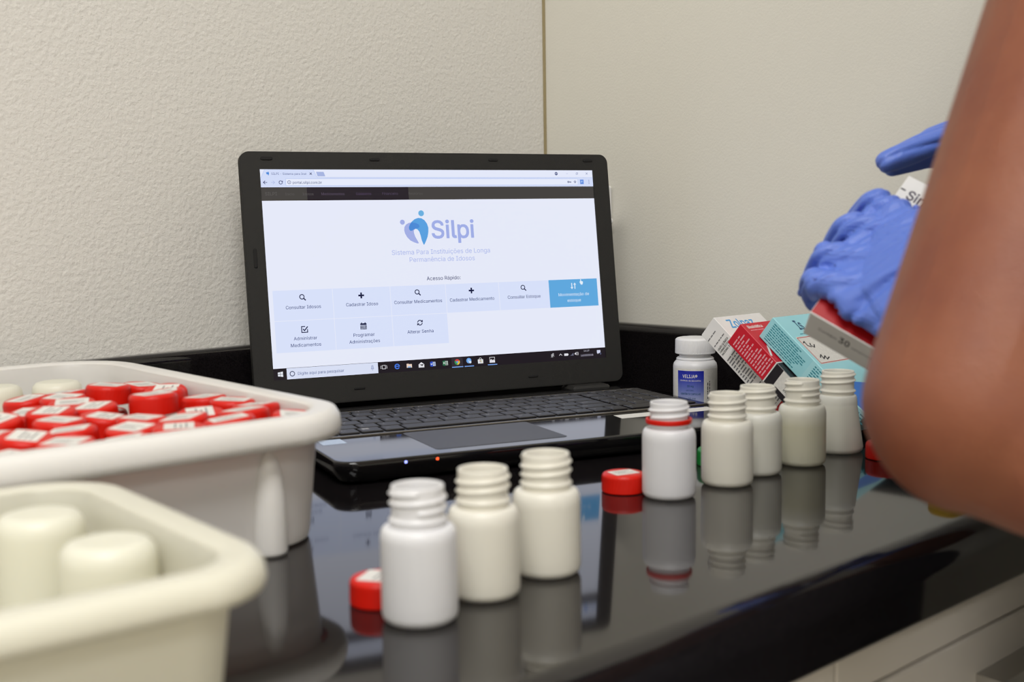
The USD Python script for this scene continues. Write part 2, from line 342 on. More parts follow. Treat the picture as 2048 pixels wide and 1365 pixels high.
# lid frame of axes, leaning back
TL_ = 0.135352
LO = np.array([0.1905, 0.2663, 0.045269]); LUx = np.array([1.0, 0, 0]); LUp = np.array([0, math.sin(TL_), math.cos(TL_)]); LN = np.array([0, -math.cos(TL_), math.sin(TL_)])
lidm = lambda m: frame(m, LO, LUx, LUp, LN)
SW, SH = 0.3442, 0.1936
UB, UT, UW = -0.0248, 0.2099, 0.3802
def off(m, x=0, y=0, z=0): m.apply_translation((x, y, z)); return m
rr = Polygon(rrect(UW, UT - UB, 0.009, 8) + np.array((0, (UT + UB) / 2)))
hole = sbox(-SW / 2, 0, SW / 2, SH)
bez = cat_([extrude(rr.buffer(-0.0006).difference(hole), 0.0, 0.0012), extrude(rr.difference(hole.buffer(0.0004, join_style=2)), -0.003, 0.0008)])
part(lap, 'lid_cover', lidm(rloft(UW, UT - UB, 0.009, [(-0.004, -0.0085), (-0.0012, -0.0078), (0, -0.0060), (0, -0.0004)], 8, (0, (UT + UB) / 2))), LIDM, smooth=40)
bz = part(lap, 'screen_bezel', lidm(bez), LIDM, smooth=30)
for bxp, byp, w, h in ((-0.1655, 0.2035, 0.011, 0.0032), (-0.062, 0.2030, 0.010, 0.0028), (0.061, 0.2035, 0.010, 0.0028), (0.167, 0.2035, 0.011, 0.0030), (-0.1815, 0.112, 0.0032, 0.018), (-0.092, -0.0125, 0.011, 0.0024), (0.088, -0.0135, 0.011, 0.0024)):
    part(bz, 'bezel_bumper', lidm(rloft(w, h, min(w, h) * 0.45, [(0, 0.0008), (0, 0.0017), (-0.0005, 0.0021)], 4, (bxp, byp))), RUBBER)
for hx in (0.045, 0.336):
    part(lap, 'hinge', chamfer_box(hx - 0.022, hx + 0.022, 0.2450, 0.2745, 0.0065, 0.0205, 0.003), LIDM, smooth=False)

# the screen and what it shows, in the 1366 x 768 pixels of the display
dsp = part(lap, 'display', lidm(bx(-SW / 2 - 0.0003, SW / 2 + 0.0003, -0.0003, SH + 0.0003, -0.0006, 0.0)), glow('page_white', (228, 232, 247)), smooth=False, label='lit display with a white web page')
K = SW / 1366.0
def sx(x): return (x / 1366.0 - 0.5) * SW
def sy(y): return (1 - y / 768.0) * SH
def scr(poly, layer, col, name, label=None):
    """A flat shape in display pixels (y down), as a thin sheet on the display."""
    p = affinity.affine_transform(poly, [SW / 1366, 0, 0, -SH / 768, -SW / 2, SH])
    z = layer * 0.00003
    return part(dsp, name, lidm(extrude(p, z, z + 0.00003)), glow('screen_%02x%02x%02x' % col, col), smooth=False, label=label)
def stext(s, x0, x1, y, col, name='text_line', bold=False, layer=4, hh=None):
    m = fit_text(s, (x1 - x0) * K, bold, 0.00003, height=None if hh is None else hh * K)
    off(m, sx(x0), sy(y), layer * 0.00003)
    return part(dsp, name, lidm(m), glow('screen_%02x%02x%02x' % col, col), smooth=False)
def ring(x, y, r, t): return Point(x, y).buffer(r, 12).difference(Point(x, y).buffer(r - t, 12))
def line(pts, w, cap=2): return LineString(pts).buffer(w / 2, cap_style=cap, join_style=2)
def rot(p, a, c): return affinity.rotate(p, a, origin=c)
U_ = lambda *g: __import__('shapely').union_all(list(g))
# browser window
scr(sbox(0, 0, 1366, 29.5), 1, (226, 231, 248), 'tab_strip')
scr(sbox(0, 29.5, 1366, 66), 1, (208, 218, 246), 'browser_toolbar')
scr(Polygon([(4, 29.6), (17.5, 0.8), (198.8, 0.8), (212, 29.6)]), 2, (208, 218, 246), 'browser_tab')
scr(U_(line([(0, 29.4), (4.3, 29.4), (17.7, 1)], 1), line([(198.8, 1), (212, 29.4), (1366, 29.4)], 1)), 3, (166, 186, 232), 'tab_outline')
scr(Polygon([(209.4, 9), (237.6, 9), (243.2, 25.5), (213.9, 25.5)]), 3, (164, 178, 222), 'new_tab_button')
scr(U_(Point(25.5, 13).buffer(2.2), Polygon([(24, 17), (31, 8), (34, 14), (32, 22), (30, 22), (29, 17), (26, 19)])), 4, (60, 130, 214), 'tab_icon')
stext('SILPI - Sistema para Inst', 41.8, 172.1, 20.2, (78, 92, 144))
def cross(x, y, r, w): return U_(line([(x - r, y - r), (x + r, y + r)], w), line([(x - r, y + r), (x + r, y - r)], w))
scr(cross(188.5, 16, 4, 1.8), 4, (34, 42, 84), 'tab_close_cross')
scr(sbox(92.8, 34.2, 1297, 60), 2, (170, 188, 234), 'address_bar_outline'); scr(sbox(94, 35.3, 1296, 59), 3, (228, 233, 249), 'address_bar')
scr(U_(ring(105.9, 47.6, 6.6, 1.4), sbox(105.1, 46.6, 106.7, 51), sbox(105.1, 43.8, 106.7, 45.4)), 5, (60, 74, 124), 'site_info_icon')
stext('portal.silpi.com.br', 119.2, 228.8, 53.0, (56, 70, 118), layer=5)
def arrow(x, y, s): return U_(line([(x - 7 * s, y), (x + 7 * s, y)], 2), line([(x, y - 6), (x - 7 * s, y), (x, y + 6)], 2))
scr(arrow(17.8, 48.1, 1), 4, (44, 54, 104), 'back_arrow'); scr(arrow(45.7, 48.1, -1), 4, (178, 190, 230), 'forward_arrow')
scr(U_(ring(74.5, 48.1, 7, 2).difference(Polygon([(74.5, 48), (84, 40), (84, 48)])), Polygon([(76.5, 47), (82.5, 47), (82.5, 41)])), 4, (44, 54, 104), 'reload_icon')
scr(U_(ring(1200.7, 13.8, 6.6, 2.2), Point(1200.7, 11.8).buffer(2.4), sbox(1197, 15, 1204.4, 18)), 3, (60, 72, 122), 'account_icon')
scr(sbox(1245.5, 13, 1254.5, 14.2), 3, (170, 178, 214), 'minimise_icon')
scr(U_(sbox(1290, 11, 1297, 18).difference(sbox(1291.2, 12.2, 1295.8, 16.8)), line([(1292, 9.5), (1299, 9.5), (1299, 16)], 1.2)), 3, (140, 150, 190), 'restore_icon')
scr(cross(1339.8, 13.5, 4, 1.3), 3, (96, 108, 156), 'close_icon')
scr(U_(ring(1253, 47.5, 4, 2.2), sbox(1256, 46.3, 1266, 48.7), sbox(1262, 48, 1264.4, 51)), 5, (50, 60, 110), 'key_icon')
star = Polygon([(1283.3 + r * math.sin(a), 47.2 - r * math.cos(a)) for k in range(10) for r, a in [((7 if k % 2 == 0 else 3), k * math.pi / 5)]])
scr(star.difference(star.buffer(-1.3)), 5, (60, 72, 126), 'star_icon')
scr(sbox(1307, 38, 1323, 56.5), 3, (96, 140, 222), 'extension_icon'); scr(Point(1315, 47).buffer(4).difference(sbox(1315, 47, 1320, 52)), 4, (168, 196, 240), 'extension_icon_mark')
scr(U_(*[Point(1347.5, y).buffer(1.7) for y in (41, 47.2, 53.4)]), 4, (110, 124, 176), 'menu_dots')
# dark navigation bar of the page
scr(sbox(0, 66, 1366, 115), 1, (62, 59, 56), 'navigation_bar')
scr(sbox(170, 66, 565, 115), 2, (30, 22, 30), 'navigation_bar_dark_run')
for s, a, b, c in (('SILPI', 14.3, 57.7, (88, 86, 84)), ('Início', 88.7, 121.8, (82, 80, 78)), ('Idosos', 153.2, 194.1, (84, 80, 82)), ('Medicamentos', 224, 312, (84, 72, 92)), ('Cadastros', 357, 416, (80, 64, 92)), ('Financeiro', 460, 522, (78, 66, 90)), ('Relatórios', 564.6, 622, (80, 78, 76))):
    stext(s, a, b, 95.6, c, 'navigation_entry')
# logo
BL = [(612, 288.8), (605.5, 272), (601.8, 252.4), (597.7, 237.7), (590.7, 229.1), (583.1, 226.5), (576.5, 228.8), (569.8, 233.6), (562, 234.2), (557.3, 228.5), (557.2, 220), (561.2, 210.3), (569.7, 199.5), (582, 190), (596.5, 185.3), (609.3, 186.7), (621.6, 194.2), (631, 207.8), (635.5, 223.7), (634.2, 240.8), (629.9, 257.9), (622.1, 274.8), (614.7, 287.6)]
LI = [(593.1, 282.7), (587.5, 271.6), (579.6, 256.9), (575.5, 242.2), (575.7, 232.5), (583.1, 226.5), (593.6, 224.3), (600.4, 219.5), (597.7, 210.9), (586, 204.6), (569.5, 202), (556.6, 204.2), (545.9, 210.1), (538.8, 219.7), (537.2, 231.8), (539.6, 244), (547.4, 258.7), (559.3, 271.1), (574.1, 278.7), (586.7, 283.1)]
rnd = lambda p: p.buffer(-1.2).buffer(2.4, 8).buffer(-1.2, 8)
bl, li = rnd(Polygon(BL)), rnd(Polygon(LI))
scr(li.difference(bl), 2, (160, 172, 226), 'logo_lilac_figure'); scr(bl.difference(li), 2, (86, 158, 222), 'logo_blue_figure'); scr(bl.intersection(li), 2, (72, 136, 212), 'logo_overlap')
scr(Point(610.2, 167.6).buffer(11.3, 16), 2, (104, 174, 222), 'logo_blue_dot'); scr(Point(532, 200.7).buffer(9.5, 16), 2, (160, 172, 226), 'logo_lilac_dot')
stext('Silpi', 647.6, 824.6, 264, (158, 172, 228), 'logo_word', bold=True)
stext('Sistema Para Instituições de Longa', 481.7, 886, 324.6, (172, 184, 232), layer=2); stext('Permanência de Idosos', 550.7, 819.1, 353.5, (172, 184, 232), layer=2)
stext('Acesso Rápido:', 614.8, 753.6, 425.6, (42, 52, 98), layer=2)
# quick access tiles
TX = [17.5 + i * 224.0 for i in range(5)]
PALE = (214, 223, 248)
for r_, y0, y1 in ((0, 443.5, 553.8), (1, 556, 670)):
    for i in range(5 if r_ == 0 else 3):
        scr(sbox(TX[i], y0, TX[i] + 221.6 + (0 if i < 4 else -4), y1), 1, PALE, 'menu_tile')
scr(sbox(1131.5, 443.2, 1350.4, 553.8), 1, (92, 166, 220), 'menu_tile', label='blue highlighted menu tile')
CAP = (40, 58, 114); DK = (14, 22, 62)
for s, a, b, y in (('Consultar Idosos', 62.3, 193.2, 512.4), ('Cadastrar Idoso', 289.3, 413, 511.6), ('Consultar Medicamentos', 477.6, 670.5, 511), ('Cadastrar Medicamento', 703.1, 889.6, 511.3), ('Consultar Estoque', 948.1, 1090.9, 510.5), ('Administrar', 84.5, 171, 626.6), ('Medicamentos', 71.8, 184.6, 651.3), ('Programar', 309.7, 391.6, 626.2), ('Administrações', 292.1, 410.7, 650.6), ('Alterar Senha', 521.8, 627, 625.3)):
    stext(s, a, b, y, CAP, 'tile_caption', layer=3)
stext('Movimentação de', 1171.8, 1310.2, 509.5, (214, 230, 246), 'tile_caption', layer=3); stext('estoque', 1209.9, 1271.5, 533.6, (214, 230, 246), 'tile_caption', layer=3)
for x, y in ((126, 471), (573, 470.5), (1018, 469.5)):
    scr(U_(ring(x - 1.5, y - 2, 9.6, 3), line([(x + 5.2, y + 4.6), (x + 12, y + 11.4)], 4)), 3, DK, 'magnifier_icon')
for x, y in ((349.7, 473), (795.3, 471.6)):
    scr(U_(sbox(x - 11, y - 3, x + 11, y + 3), sbox(x - 3, y - 11, x + 3, y + 11)), 3, DK, 'plus_icon')
sq = sbox(115.5, 578, 137, 599.5).buffer(1.5)
scr(U_(sq.difference(sq.buffer(-3)).difference(sbox(129, 574, 142, 588)), line([(120.5, 587), (126, 593), (138.5, 578.5)], 3.6)), 3, DK, 'tick_icon')
cal = U_(sbox(338.5, 577.5, 362.5, 583.5), sbox(342, 574.5, 345.5, 579), sbox(355.5, 574.5, 359, 579), sbox(338.5, 585.5, 362.5, 600).difference(U_(*[sbox(340.2 + 4.3 * i, 587.2 + 4.2 * j, 343 + 4.3 * i, 589.8 + 4.2 * j) for i in range(5) for j in range(3)])))
scr(cal, 3, DK, 'calendar_icon')
rf = ring(574.4, 586.2, 10.6, 3).difference(U_(Polygon([(574, 586), (590, 580), (590, 587)]), Polygon([(574, 586), (558, 592), (558, 585)])))
scr(U_(rf, Polygon([(577, 584), (586, 584), (586, 575)]), Polygon([(572, 588.5), (563, 588.5), (563, 597.5)])), 3, DK, 'refresh_icon')
scr(U_(sbox(1232.5, 458, 1236.5, 478), Polygon([(1228, 475), (1241, 475), (1234.5, 483)]), sbox(1246, 462, 1250, 482), Polygon([(1241.5, 465), (1254.5, 465), (1248, 457)])), 3, (222, 234, 247), 'swap_arrows_icon')
scr(U_(sbox(1274.6, 444, 1278, 458), Polygon([(1272, 452), (1275, 451), (1285.5, 453), (1286, 460), (1283, 466), (1276, 466), (1271, 457)])), 5, (226, 238, 248), 'hand_pointer')
# task bar
scr(sbox(0, 726, 1366, 768), 1, (22, 14, 22), 'task_bar')
scr(sbox(49.5, 727, 396.2, 767), 2, (214, 221, 242), 'search_box')
scr(ring(70, 747.4, 9.6, 2.4), 3, (26, 36, 72), 'search_ring'); stext('Digite aqui para pesquisar', 90.5, 264.6, 753, (84, 100, 148), layer=3)
scr(U_(sbox(371.5, 738, 376.7, 748).buffer(1).difference(sbox(372.5, 739, 375.7, 747.4)), line([(368.5, 746), (370, 750.5), (374, 752), (378, 750.5), (379.7, 746)], 1.2), sbox(373.4, 752, 374.8, 755.5)), 3, (130, 142, 184), 'microphone_icon')
scr(U_(Polygon([(17, 740), (25.4, 738.6), (25.4, 746.2), (17, 746.2)]), Polygon([(26.6, 738.4), (36, 737), (36, 746.2), (26.6, 746.2)]), Polygon([(17, 747.4), (25.4, 747.4), (25.4, 755), (17, 753.8)]), Polygon([(26.6, 747.4), (36, 747.4), (36, 756.6), (26.6, 755.2)])), 2, (226, 230, 238), 'start_icon')
wh = (222, 222, 228)
tv = sbox(411.5, 738.5, 426, 753.5)
scr(U_(tv.difference(tv.buffer(-2)), line([(409, 741.5), (407, 741.5), (407, 750.5), (409, 750.5)], 2), line([(428.5, 741.5), (430.5, 741.5), (430.5, 750.5), (428.5, 750.5)], 2)), 2, wh, 'task_view_icon')
e = ring(471.4, 746.8, 10.5, 4.2).difference(Polygon([(472, 747), (484, 747.8), (484, 753)]))
scr(U_(e, sbox(463, 744.6, 481.5, 748)), 2, (64, 118, 226), 'browser_icon')
scr(U_(sbox(509, 739, 518, 744), sbox(509, 741, 530.5, 754.5)), 2, (230, 206, 190), 'folder_icon'); scr(sbox(513.5, 749, 526, 754.5), 3, (150, 184, 226), 'folder_icon_clip')
scr(Polygon([(557, 745), (568.6, 736.5), (580, 745), (580, 757), (557, 757)]).difference(Polygon([(559, 745.2), (578, 745.2), (571, 751.5), (567, 748)])), 2, wh, 'mail_icon')
scr(Polygon([(604, 738), (615, 736), (615, 757), (604, 755)]), 3, (38, 74, 190), 'document_icon'); scr(sbox(615, 738.5, 626, 754.5).difference(U_(*[sbox(616.5, y, 624, y + 1.2) for y in (741.5, 744.5, 747.5, 750.5)])), 2, (190, 204, 236), 'document_icon_page'); stext('W', 605.5, 613.5, 750, (222, 228, 244), 'document_icon_letter', bold=True)
scr(Polygon([(655, 738), (666, 736), (666, 757), (655, 755)]), 3, (28, 104, 66), 'spreadsheet_icon'); scr(sbox(666, 738.5, 677, 754.5).difference(U_(*[sbox(667.4 + 4.6 * i, 740 + 3.6 * j, 670.8 + 4.6 * i, 742.4 + 3.6 * j) for i in range(2) for j in range(4)])), 2, (196, 216, 208), 'spreadsheet_icon_page'); stext('X', 656.8, 664.4, 750, (226, 236, 230), 'spreadsheet_icon_letter', bold=True)
def sector(x, y, r, a0, a1): return Polygon([(x, y)] + [(x + r * math.cos(math.radians(a)), y - r * math.sin(math.radians(a))) for a in np.linspace(a0, a1, 14)])
scr(sbox(692, 729, 739, 764), 2, (44, 38, 46), 'active_task_button')
for a0, a1, c, nm in ((30, 150, (206, 60, 54), 'red'), (150, 270, (52, 150, 84), 'green'), (-90, 30, (226, 190, 62), 'yellow')):
    scr(sector(715.4, 745.3, 11, a0, a1).difference(Point(715.4, 745.3).buffer(4.6)), 3, c, f'round_browser_icon_{nm}_third')
scr(Point(715.4, 745.3).buffer(4.0), 3, (110, 158, 232), 'round_browser_icon_centre')
scr(Point(764, 743).buffer(10.5), 2, (104, 160, 226), 'chat_icon'); scr(Point(769.5, 749).buffer(5), 4, (206, 222, 240), 'chat_icon_badge'); stext('S', 760, 767.5, 748.5, (206, 224, 244), 'chat_icon_letter', bold=True, layer=3)
bag = U_(sbox(801.5, 741, 824, 757), ring(812.7, 740.5, 6, 1.8).intersection(sbox(800, 730, 826, 741)))
scr(bag, 2, (222, 224, 226), 'shop_bag_icon')
for i, c in enumerate(((214, 84, 60), (110, 176, 74), (70, 150, 214), (230, 186, 66))):
    scr(sbox(809 + 4.4 * (i % 2), 745 + 4.4 * (i // 2), 812.4 + 4.4 * (i % 2), 748.4 + 4.4 * (i // 2)), 3, c, 'shop_bag_icon_square')
ph = sbox(851, 735, 874, 757)
scr(U_(ph.difference(ph.buffer(-2)), Polygon([(853, 755), (853, 748), (858, 742), (863, 748), (867, 744), (872, 749), (872, 755)]).buffer(0)), 2, wh, 'photo_icon')
for a, b in ((692.3, 739.3), (744.8, 784.1), (842.6, 882.6)): scr(sbox(a, 762.6, b, 766.2), 4, (118, 164, 236), 'running_underline')
scr(U_(ring(1128.5, 739.5, 3.4, 1.4), line([(1124, 749), (1128.5, 743.5), (1132.5, 749)], 1.5), ring(1122.5, 743, 2.8, 1.3), line([(1119, 753), (1122.5, 747), (1126, 753)], 1.4)), 2, wh, 'people_icon')
scr(line([(1155.5, 747.5), (1161.7, 741), (1168, 747.5)], 2), 2, wh, 'chevron_icon')
scr(U_(sbox(1178, 740.5, 1195, 750), sbox(1195, 743, 1197, 747.5)), 2, wh, 'battery_icon')
scr(U_(*[sbox(1205 + 4 * i, 750 - 3 * i, 1207.6 + 4 * i, 751) for i in range(4)]), 2, (120, 124, 148), 'signal_icon')
scr(U_(Polygon([(1225, 741.5), (1228, 741.5), (1233, 737), (1233, 751), (1228, 746.5), (1225, 746.5)]), ring(1232, 744, 7, 1.4).intersection(sbox(1235, 738, 1245, 750)), ring(1232, 744, 10.5, 1.4).intersection(sbox(1238, 737, 1245, 751))), 2, wh, 'speaker_icon')
stext('14:19', 1267.4, 1292.2, 738.2, (198, 198, 214), 'clock_time', layer=2); stext('16/05/2018', 1252.3, 1309, 756.4, (190, 188, 210), 'clock_date', layer=2)
scr(Polygon([(1327, 735.5), (1343, 735.5), (1343, 748), (1334, 748), (1330, 752), (1330, 748), (1327, 748)]), 2, (206, 210, 232), 'notice_icon'); scr(Point(1343, 750).buffer(4.6), 3, (40, 44, 74), 'notice_badge'); stext('1', 1342, 1344.4, 753, (200, 204, 228), 'notice_badge_number')
# ------------------------------------------------------------------ plastic tubs on the counter
def tub(name, label, w, d, h, r, loc, rz, material, over, taper, ld=0.0165):
    t = thing(name, label, 'plastic tub', loc, rz)
    th = 0.0022
    o = [(-taper - 0.006, 0.0), (-taper - 0.001, 0.0015), (-taper, 0.006), (-0.0008, h - 0.019), (0.0, h - 0.014)]
    inner = [(-0.004, h - 0.0014), (-0.0056, h - 0.005), (-0.0060, h - 0.012), (-taper - 0.0026, 0.007), (-taper - 0.006, 0.0028)]
    part(t, 'basin', rloft(w, d, r, o + [(0.0, h - 0.004), (-0.002, h - 0.0015)] + inner, 10), material, smooth=50)
    lip = [(0.0002, h - ld + 0.0005), (over - 0.004, h - ld), (over - 0.0010, h - ld + 0.0013), (over, h - ld * 0.68), (over - 0.0008, h - ld * 0.32), (over - 0.0035, h - 0.0008), (over - 0.007, h), (-0.001, h), (-0.0040, h - 0.0012), (-0.0046, h - 0.004)]
    rings = [np.c_[rrect(w + 2 * a, d + 2 * a, r + a, 10), np.full(44, z)] for a, z in lip]
    rings.append(rings[0])
    part(t, 'rolled_rim', loft(rings, cap0=False, cap1=False), material, smooth=60)
    return t
B1W, B1D, B1H = 0.300, 0.372, 0.0785
T1 = tub('plastic_tub', 'white plastic tub full of red bottle caps, left of the laptop', B1W, B1D, B1H, 0.044, (0.4095 - B1W / 2, 0.5845 + B1D / 2, 0.0003), math.radians(-2.5), TUBW, 0.0145, 0.006)
rib = lathe([(0.0088, 0.0), (0.0100, 0.002), (0.0096, 0.030), (0.0084, 0.044), (0.0062, 0.053), (0.0040, 0.0585), (0.0030, 0.0635)], 24)
part(T1, 'corner_rib', frame(rib, (B1W / 2 - 0.050, -B1D / 2 + 0.004, 0.0), (1, 0, 0), (0, 1, 0)), TUBW, smooth=60, label='rounded stacking rib on the front side')
part(T1, 'corner_rib', frame(rib, (-B1W / 2 + 0.050, -B1D / 2 + 0.004, 0.0), (1, 0, 0), (0, 1, 0)), TUBW, smooth=60)
B2W, B2D, B2H = 0.300, 0.176, 0.0700
T2 = tub('plastic_tub', 'cream plastic tub holding two ivory jars, nearest the camera at the counter front', B2W, B2D, B2H, 0.026, (0.2190 - B2W / 2, 0.374 + B2D / 2, 0.0003), math.radians(-4.0), TUBC, 0.0130, 0.006, ld=0.0130)

# ivory jars standing upside down in the tubs
def jar_mesh(r, h): return lathe([(r * 0.5, 0.0), (r - 0.0035, 0.0), (r - 0.001, 0.0015), (r, 0.005), (r, h - 0.008), (r - 0.0008, h - 0.0035), (r - 0.0030, h - 0.0009), (r - 0.006, h), (r - 0.0085, h - 0.0007), (r - 0.0115, h - 0.0010)], 48)
def jar(label, loc, r=0.0182, h=0.0625):
    t = thing('ivory_jar', label, 'jar', loc, group='ivory jars in the tubs')
    part(t, 'jar_body', jar_mesh(r, h), IVORYJ, smooth=50)
    part(t, 'jar_neck', lathe([(0.0118, -0.0018), (0.0125, -0.0014), (0.0125, 0.0008)], 32), IVORYJ)
    return t
jar('upturned ivory jar in the cream tub, nearer to its right end', (0.1915, 0.4365, 0.0052))
jar('upturned ivory jar in the cream tub, farther back at the left', (0.1905, 0.5005, 0.0052))
jar('ivory jar behind the red caps near the back of the white tub', (0.360, 0.897, 0.0052), h=0.066)
jar('ivory jar in the back corner of the white tub, cut by the picture edge', (0.318, 0.905, 0.0052), h=0.066)

# ------------------------------------------------------------------ screw caps
def cap_mesh(R=0.0152, H=0.0128, n=72):
    t = np.linspace(0, 2 * np.pi, n, endpoint=False); rib = np.where(np.arange(n) % 2 == 0, 0.0, -0.00045)
    prof = [(R - 0.0014, 0.0, 0), (R - 0.0002, 0.0003, 0), (R, 0.0012, 0), (R, 0.0018, 1), (R - 0.0001, H - 0.0030, 1), (R - 0.0004, H - 0.0016, 0.3), (R - 0.0013, H - 0.0004, 0), (R - 0.0024, H, 0), (R * 0.5, H, 0)]
    inner = [(0.0, H - 0.0016, 0), (R - 0.0016, H - 0.0016, 0), (R - 0.0016, 0.0002, 0)]
    rings = [np.c_[(r + k * rib) * np.cos(t), (r + k * rib) * np.sin(t), np.full(n, z)] for r, z, k in inner[1:][::-1] and [(R - 0.0016, H - 0.0018, 0), (R - 0.0016, 0.0002, 0)] + prof]
    return loft(rings)
CAPH = 0.0128
def make_cap(name, label, material, loc, rz=0, rot=None, sticker=True, group=None, size=(0.0190, 0.0150), R=0.0152):
    t = thing(name, label, 'bottle cap', loc, rz, group, rot)
    part(t, 'shell', cap_mesh(R), material, smooth=40)
    if sticker:
        w, h = size
        s = part(t, 'sticker', off(extrude(sbox(-w / 2, -h / 2, w / 2, h / 2).buffer(0.0008), CAPH + 0.00003, CAPH + 0.00012)), STICK, smooth=False, label='white paper sticker')
        rows = [(-w / 2 + 0.002, w / 2 - 0.002 - 0.004 * (k % 2), -h / 2 + 0.003 + 0.0030 * k, 0.0009) for k in range(3)]
        part(s, 'print', off(bars(rows, 0.00003), 0, 0, CAPH + 0.00012), GREYINK, smooth=False)
    return t
def tilt(ax, ay, rz):
    cx, sx_, cy, sy_, cz, sz = math.cos(ax), math.sin(ax), math.cos(ay), math.sin(ay), math.cos(rz), math.sin(rz)
    Rx = np.array([[1, 0, 0], [0, cx, -sx_], [0, sx_, cx]]); Ry = np.array([[cy, 0, sy_], [0, 1, 0], [-sy_, 0, cy]]); Rz = np.array([[cz, -sz, 0], [sz, cz, 0], [0, 0, 1]])
    return Rx @ Ry @ Rz
capA = make_cap('red_cap', 'red cap with white sticker lying left of the front white bottle', RED, (0.3439, 0.4701, 0.0003), 0.55, size=(0.0165, 0.0165))
capB = make_cap('red_cap', 'red cap with white sticker beside the bottle wearing a red ring', RED, (0.6080, 0.5455, 0.0003), -0.28, size=(0.0170, 0.0120))
make_cap('green_cap', 'green cap between two white bottles in the right row', GREEN, (0.7224, 0.5534, 0.0003), 0.2, sticker=False, R=0.0150)
make_cap('purple_cap', 'purple cap mostly hidden behind the bottle with the red ring', PURPLE, (0.6650, 0.5470, 0.0003), 0.7, sticker=False, R=0.0148)
make_cap('red_cap', 'red cap half hidden behind the elbow, right of the conical bottle', RED, (0.8300, 0.4740, 0.0003), 0.4, sticker=False)
make_cap('yellow_cap', 'yellow cap half hidden below the elbow near the counter edge', YELLOW, (0.7495, 0.3790, 0.0003), 0.4, sticker=False)
# the pile of red caps in the white tub: an upper layer, and the caps seen in its gaps
PILE = [(0.3063, 0.814), (0.3195, 0.7858), (0.3363, 0.8225), (0.3551, 0.7976), (0.3848, 0.8072), (0.3882, 0.7762), (0.3125, 0.7554), (0.2824, 0.7474), (0.3133, 0.7242), (0.3712, 0.7453), (0.3449, 0.7075), (0.357, 0.6695), (0.2832, 0.7162), (0.3051, 0.6941), (0.2752, 0.6853), (0.316, 0.6651), (0.245, 0.6776), (0.2697, 0.6546), (0.2986, 0.6393), (0.2395, 0.6444), (0.2816, 0.6134), (0.2505, 0.6153), (0.3127, 0.6115), (0.2194, 0.6171), (0.3439, 0.6097), (0.366, 0.6316), (0.3853, 0.6072), (0.3874, 0.6543), (0.3888, 0.6869), (0.3862, 0.718), (0.2528, 0.7231), (0.3299, 0.6374)]
ROWS = [('rear', [0, 1, 2, 3, 4, 5, 9, 29]), ('second', [7, 6, 8, 10, 11, 28, 27]), ('third', [30, 12, 14, 13, 15, 31, 24, 25, 26]), ('fourth', [16, 17, 18, 22]), ('front', [23, 19, 21, 20])]
ORD = ['first', 'second', 'third', 'fourth', 'fifth', 'sixth', 'seventh', 'eighth', 'ninth']
GP = 'red caps heaped in the white tub'
capP = None
for rn, ids in ROWS:
    for k, i in enumerate(ids):
        x, y = PILE[i]; lab = f'red cap with white sticker, {rn} row of the tub pile, {ORD[k]} from left'
        R = tilt(0.035 + rng.uniform(-0.13, 0.13), -0.03 + rng.uniform(-0.13, 0.13), rng.uniform(-1.2, 1.2)); z = 0.0615 + rng.uniform(-0.0022, 0.0034)
        if i in (10, 3): z += 0.0045
        if capP is None: capP = make_cap('red_cap', lab, RED, (x, y, z), rot=R, group=GP, size=(0.0188, 0.0148))
        else: dup(capP, lab, (x, y, z), rot=R)
k = 0
for j in range(8):
    for i in range(6):
        x, y = 0.218 + 0.0325 * i + 0.016 * (j % 2), 0.612 + 0.0300 * j
        if x > 0.366 + (y - 0.6) * 0.044 or (x < 0.25 and y > 0.72) or (x < 0.29 and y > 0.79): continue
        dup(capP, 'red cap deeper in the tub pile, seen only between the upper caps', (x, y, 0.0445 + rng.uniform(-0.001, 0.001)), rot=tilt(rng.uniform(-0.06, 0.06), rng.uniform(-0.06, 0.06), rng.uniform(-1.5, 1.5)), group='deeper red caps in the white tub')

# ------------------------------------------------------------------ pill bottles
def bottle_body(R, zs, zn, rn, cone=0.0, sharp=0.5):
    """Outer and inner skin from the base to the neck root (zn); shoulder starts at zs."""
    prof = [(R * 0.55, 0.0012), (R - 0.0050, 0.0), (R - 0.0022, 0.0004), (R - 0.0006, 0.0018), (R, 0.0042)]
    top = R - cone
    for k in range(1, 6): prof.append((R - cone * k / 6, 0.0042 + (zs - 0.0042) * k / 6))
    prof.append((top, zs))
    for a in np.linspace(10, 90, 9):
        c, s = math.cos(math.radians(a)), math.sin(math.radians(a))
        prof.append((rn + (top - rn) * c ** sharp, zs + (zn - zs) * s))
    inner = [(rn - 0.0014, zn), (rn - 0.0012, zn - 0.001), (top - 0.002, zs - 0.001), (R - 0.0016, 0.006), (R - 0.005, 0.0024), (R * 0.4, 0.0022)]
    return lathe(prof + inner, 56)
